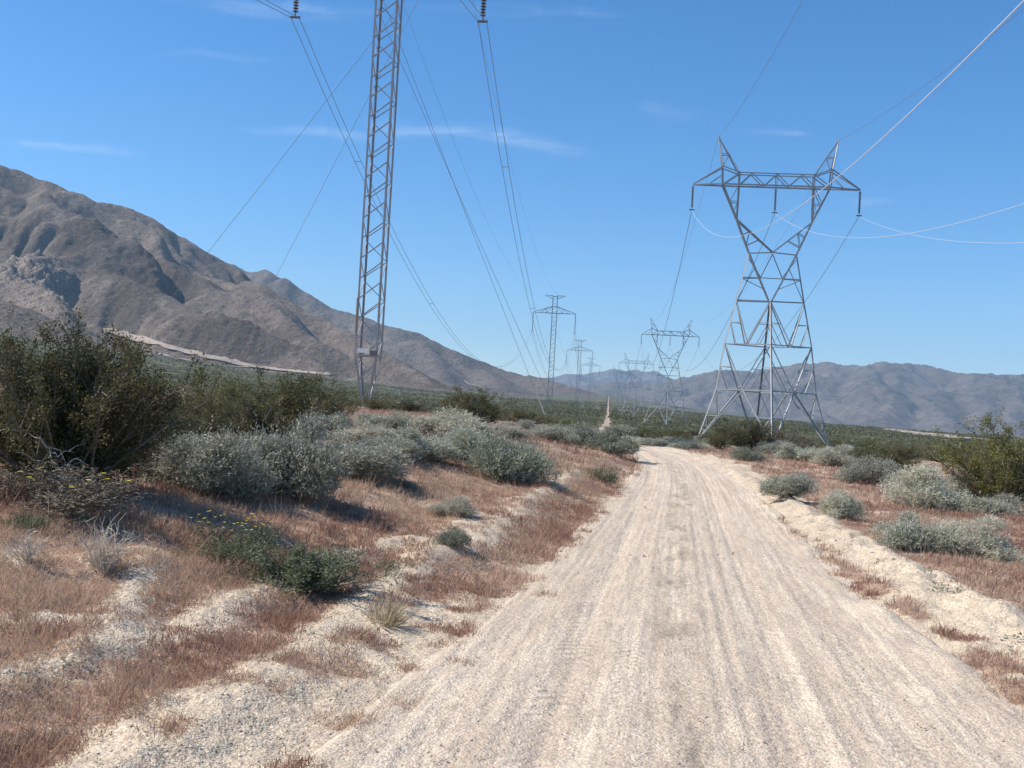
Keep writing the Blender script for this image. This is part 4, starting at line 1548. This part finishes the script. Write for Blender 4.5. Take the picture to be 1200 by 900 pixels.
def grass(n, r0, r1, nb, hh, wd, rng, p, thr=.28):
    n = int(n * 1.45)
    X, Y = polar_scatter(rng, n, r0, r1, -52, 44, p=p)
    c = ground_cover(X, Y)
    ok = (c > thr * rng.uniform(.3, 1.6, n)) & (np.abs(X - road_c(Y)) > road_w(Y) - .05)
    X, Y, c = X[ok], Y[ok], c[ok]
    Z = ground_z(X, Y)
    n = len(X)
    h = hh * rng.uniform(.4, 1.3, n) * (.5 + .6 * c) * np.clip(1 + .7 * fbm(X / .9, Y / .9, 2, 66), .4, 1.8)
    P = np.repeat(np.stack([X, Y, Z - .006], 1), nb, 0) + np.concatenate([rng.normal(size=(n * nb, 2)) * (.02 + .15 * hh), np.zeros((n * nb, 1))], 1)
    A = unit(np.stack([rng.normal(size=n * nb) * .5 + .12, rng.normal(size=n * nb) * .5, np.ones(n * nb)], 1))
    L = np.repeat(h, nb) * rng.uniform(.5, 1.2, n * nb)
    V, Fc = leaf_quads(P, A, L, np.full(n * nb, wd), rng)
    patch = np.clip(.42 + .9 * fbm(X / 2.2, Y / 2.2, 3, 44), 0, 1)
    T = np.clip(np.repeat(patch, nb) + rng.uniform(-.35, .35, n * nb), 0, 1)
    return V, np.repeat(T, 4)


rg = g(101)
parts = [grass(34000, 3.4, 9.5, 10, .068, .0042, rg, 1.3), grass(52000, 9, 24, 7, .092, .0075, rg, 1.3), grass(46000, 22, 62, 5, .15, .016, rg, 1.2)]
parts.append(grass(7000, 4, 30, 3, .22, .004, rg, 1.3, .4))
parts[-1] = (parts[-1][0], np.clip(parts[-1][1] + .35, 0, 1))
V = np.concatenate([q[0] for q in parts]); T = np.concatenate([q[1] for q in parts])
o = link('dry_grass', mesh_np('dry_grass', V, np.arange(len(V)).reshape(-1, 4), M['grass'], {'tint': T}))
tag(o, 'red brown dry grass carpeting both banks of the dirt road', 'grass', kind='stuff')

# small green grey weeds among the grass
X, Y = polar_scatter(rg, 900, 5, 40, p=1.2)
ok = (np.abs(X - road_c(Y)) > road_w(Y) + .6) & (fbm(X / 3, Y / 3, 2, 55) > .05)
X, Y = X[ok], Y[ok]
v, t = mass(X, Y, rg.uniform(.12, .4, len(X)), rg.uniform(.06, .2, len(X)), 46, .13, rg)
o = link('weeds', mesh_np('weeds', v, np.arange(len(v)).reshape(-1, 4), M['sage_green'], {'tint': t}))
tag(o, 'small grey green weeds growing through the dry grass', 'weeds', kind='stuff')

# loose stones on road, shoulders and berms
oct_v = np.array([[1, 0, 0], [-1, 0, 0], [0, 1, 0], [0, -1, 0], [0, 0, 1], [0, 0, -1]], float)
oct_f = np.array([[0, 2, 4], [2, 1, 4], [1, 3, 4], [3, 0, 4], [2, 0, 5], [1, 2, 5], [3, 1, 5], [0, 3, 5]])


def stones(n, r0, r1, smin, smax, rng):
    X, Y = polar_scatter(rng, n, r0, r1, p=1.1)
    s = X - road_c(Y); w = road_w(Y)
    dens = np.where(np.abs(s) < w, .12, .6) * (1 - .6 * ground_cover(X, Y))
    ok = rng.uniform(size=n) < dens
    X, Y, s, w = X[ok], Y[ok], s[ok], w[ok]
    n = len(X)
    Z = np.where(np.abs(s) < w, road_z(X, Y) + .02, ground_z(X, Y))
    sz = smin * (smax / smin) ** (rng.uniform(0, 1, n) ** 2.2)
    v = oct_v[None] * (sz[:, None, None] * rng.uniform(.55, 1.2, (n, 6, 1))) * np.array([1, 1, .42])
    v = v + rng.normal(size=v.shape) * sz[:, None, None] * .18
    a = rng.uniform(0, 6.28, n); c, q = np.cos(a)[:, None], np.sin(a)[:, None]
    v = np.stack([v[..., 0] * c - v[..., 1] * q, v[..., 0] * q + v[..., 1] * c, v[..., 2]], -1)
    v += np.stack([X, Y, Z + sz * .15], 1)[:, None]
    f = (oct_f[None] + (np.arange(n) * 6)[:, None, None]).reshape(-1, 3)
    return v.reshape(-1, 3), f, np.repeat(rng.uniform(0, 1, n), 6)


M['stone'] = leaf_mat('granite_chip', (.40, .33, .26), (.68, .59, .47), 0.0, .9)
v1, f1, t1 = stones(60000, 3.4, 14, .004, .012, rg)
v2, f2, t2 = stones(22000, 12, 40, .010, .035, rg)
o = link('gravel', mesh_np('gravel', np.concatenate([v1, v2]), np.concatenate([f1, f2 + len(v1)]), M['stone'], {'tint': np.concatenate([t1, t2])}))
tag(o, 'loose pale granite chips over the road and its shoulders', 'gravel', kind='stuff')

# ------------------------------------------------------------------ light, sky, air
SUN_EL, SUN_AZ = 48.0, -89.0            # azimuth clockwise from the view direction
S = Vector((math.sin(R(SUN_AZ)) * math.cos(R(SUN_EL)), math.cos(R(SUN_AZ)) * math.cos(R(SUN_EL)), math.sin(R(SUN_EL))))
sl = bpy.data.lights.new('sun', 'SUN')
sl.energy = 4.7; sl.angle = R(.53); sl.color = (1.0, .95, .87)
so = bpy.data.objects.new('sun', sl)
COL.objects.link(so)
so.rotation_euler = S.to_track_quat('Z', 'Y').to_euler()

world = bpy.data.worlds.new('World')
scn.world = world
world.use_nodes = True
wt = world.node_tree
n = N(wt)
sky = n('ShaderNodeTexSky')
sky.sky_type = 'NISHITA'; sky.sun_disc = False
sky.sun_elevation = R(SUN_EL); sky.sun_rotation = R(SUN_AZ)
sky.altitude = 900; sky.air_density = 1.0; sky.dust_density = .2; sky.ozone_density = 4.5
gen = n('ShaderNodeTexCoord').outputs['Generated']
sep = n('ShaderNodeSeparateXYZ', {0: gen})
yy = n.math('MAXIMUM', sep.outputs[1], .02)
ca = n.math('DIVIDE', sep.outputs[0], yy); cb = n.math('DIVIDE', sep.outputs[2], yy)
pl = n('ShaderNodeCombineXYZ', {0: ca, 1: cb, 2: 0.0}).outputs[0]
wn = n('ShaderNodeTexNoise', {'Vector': pl, 'Scale': 9.0, 'Detail': 4.0})
warp = n('ShaderNodeVectorMath', {0: wn.outputs['Color'], 1: (.5, .5, .5)}, operation='SUBTRACT').outputs[0]
warp = n('ShaderNodeVectorMath', {0: warp, 1: (.22, .022, 0)}, operation='MULTIPLY').outputs[0]
pw_ = n('ShaderNodeVectorMath', {0: pl, 1: warp}, operation='ADD').outputs[0]
tot = None
for (u0, y0, lx, ly, rot, amt) in ((610, 166, 95, 10, -3, .21), (560, 160, 140, 16, -2, .18), (380, 156, 120, 10, 2, .14), (785, 127, 55, 14, 0, .09), (895, 154, 50, 6, 5, .13),
                                  (80, 172, 130, 8, 2, .12), (260, 66, 120, 6, 6, .06), (330, 10, 170, 16, 3, .13), (600, 12, 150, 10, 3, .14), (1010, 240, 80, 8, 8, .08)):
    d = ray(u0, y0)
    mp_ = n('ShaderNodeMapping', {'Vector': pw_, 'Location': (float(d[0]), float(d[2]), 0), 'Rotation': (0, 0, R(rot - 3.2)), 'Scale': (lx / F, ly / F, 1)}, vector_type='TEXTURE')
    gr = n('ShaderNodeTexGradient', {'Vector': mp_.outputs[0]}, gradient_type='SPHERICAL').outputs['Fac']
    gr = n.math('MULTIPLY', n.ramp(gr, 0, .9), amt)
    tot = gr if tot is None else n.math('ADD', tot, gr)
fib = n('ShaderNodeMapping', {'Vector': pw_, 'Scale': (7, 60, 1), 'Rotation': (0, 0, R(3))})
fb = n.math('MULTIPLY', n.ramp(n.noise(fib.outputs[0], 1.0, 6, .7), .32, .7, .0, 1.15), n.ramp(n.noise(pw_, 14.0, 5, .65), .3, .62, .25, 1.0))
tot = n.math('MULTIPLY', tot, fb, True)
hsv = n('ShaderNodeHueSaturation', {'Color': sky.outputs[0], 'Saturation': 1.28})
skyc = n.mix(tot, hsv.outputs[0], (9.0, 9.4, 10.0))
bg = wt.nodes['Background']
wt.links.new(skyc, bg.inputs[0])
bg.inputs[1].default_value = .12

m = bpy.data.materials.new('desert_air')
m.use_nodes = True
nt = m.node_tree
nt.nodes.remove(nt.nodes['Principled BSDF'])
pv = nt.nodes.new('ShaderNodeVolumePrincipled')
pv.inputs['Color'].default_value = (.50, .75, 1.0, 1)
pv.inputs['Density'].default_value = HAZE = 6e-5
pv.inputs['Anisotropy'].default_value = .1
nt.links.new(pv.outputs[0], nt.nodes['Material Output'].inputs['Volume'])
zl = float(GZ.min()) - 1
mb = MB(); mb.box((1000, 6500, (zl + 1250) / 2), 16900, 17600, 1250 - zl)
o = mb.build('haze', m)
tag(o, 'thin blue desert air between the viewer and the far mountains', 'haze', kind='stuff')

# ------------------------------------------------------------------ output
vs = scn.view_settings
scn.display_settings.display_device = 'sRGB'
vs.view_transform = 'Standard'; vs.look = 'None'
vs.exposure = .5; vs.gamma = 1.0; vs.use_curve_mapping = False
scn.cycles.max_bounces = 6
scn.cycles.diffuse_bounces = 3
scn.cycles.transparent_max_bounces = 8
scn.cycles.volume_bounces = 0
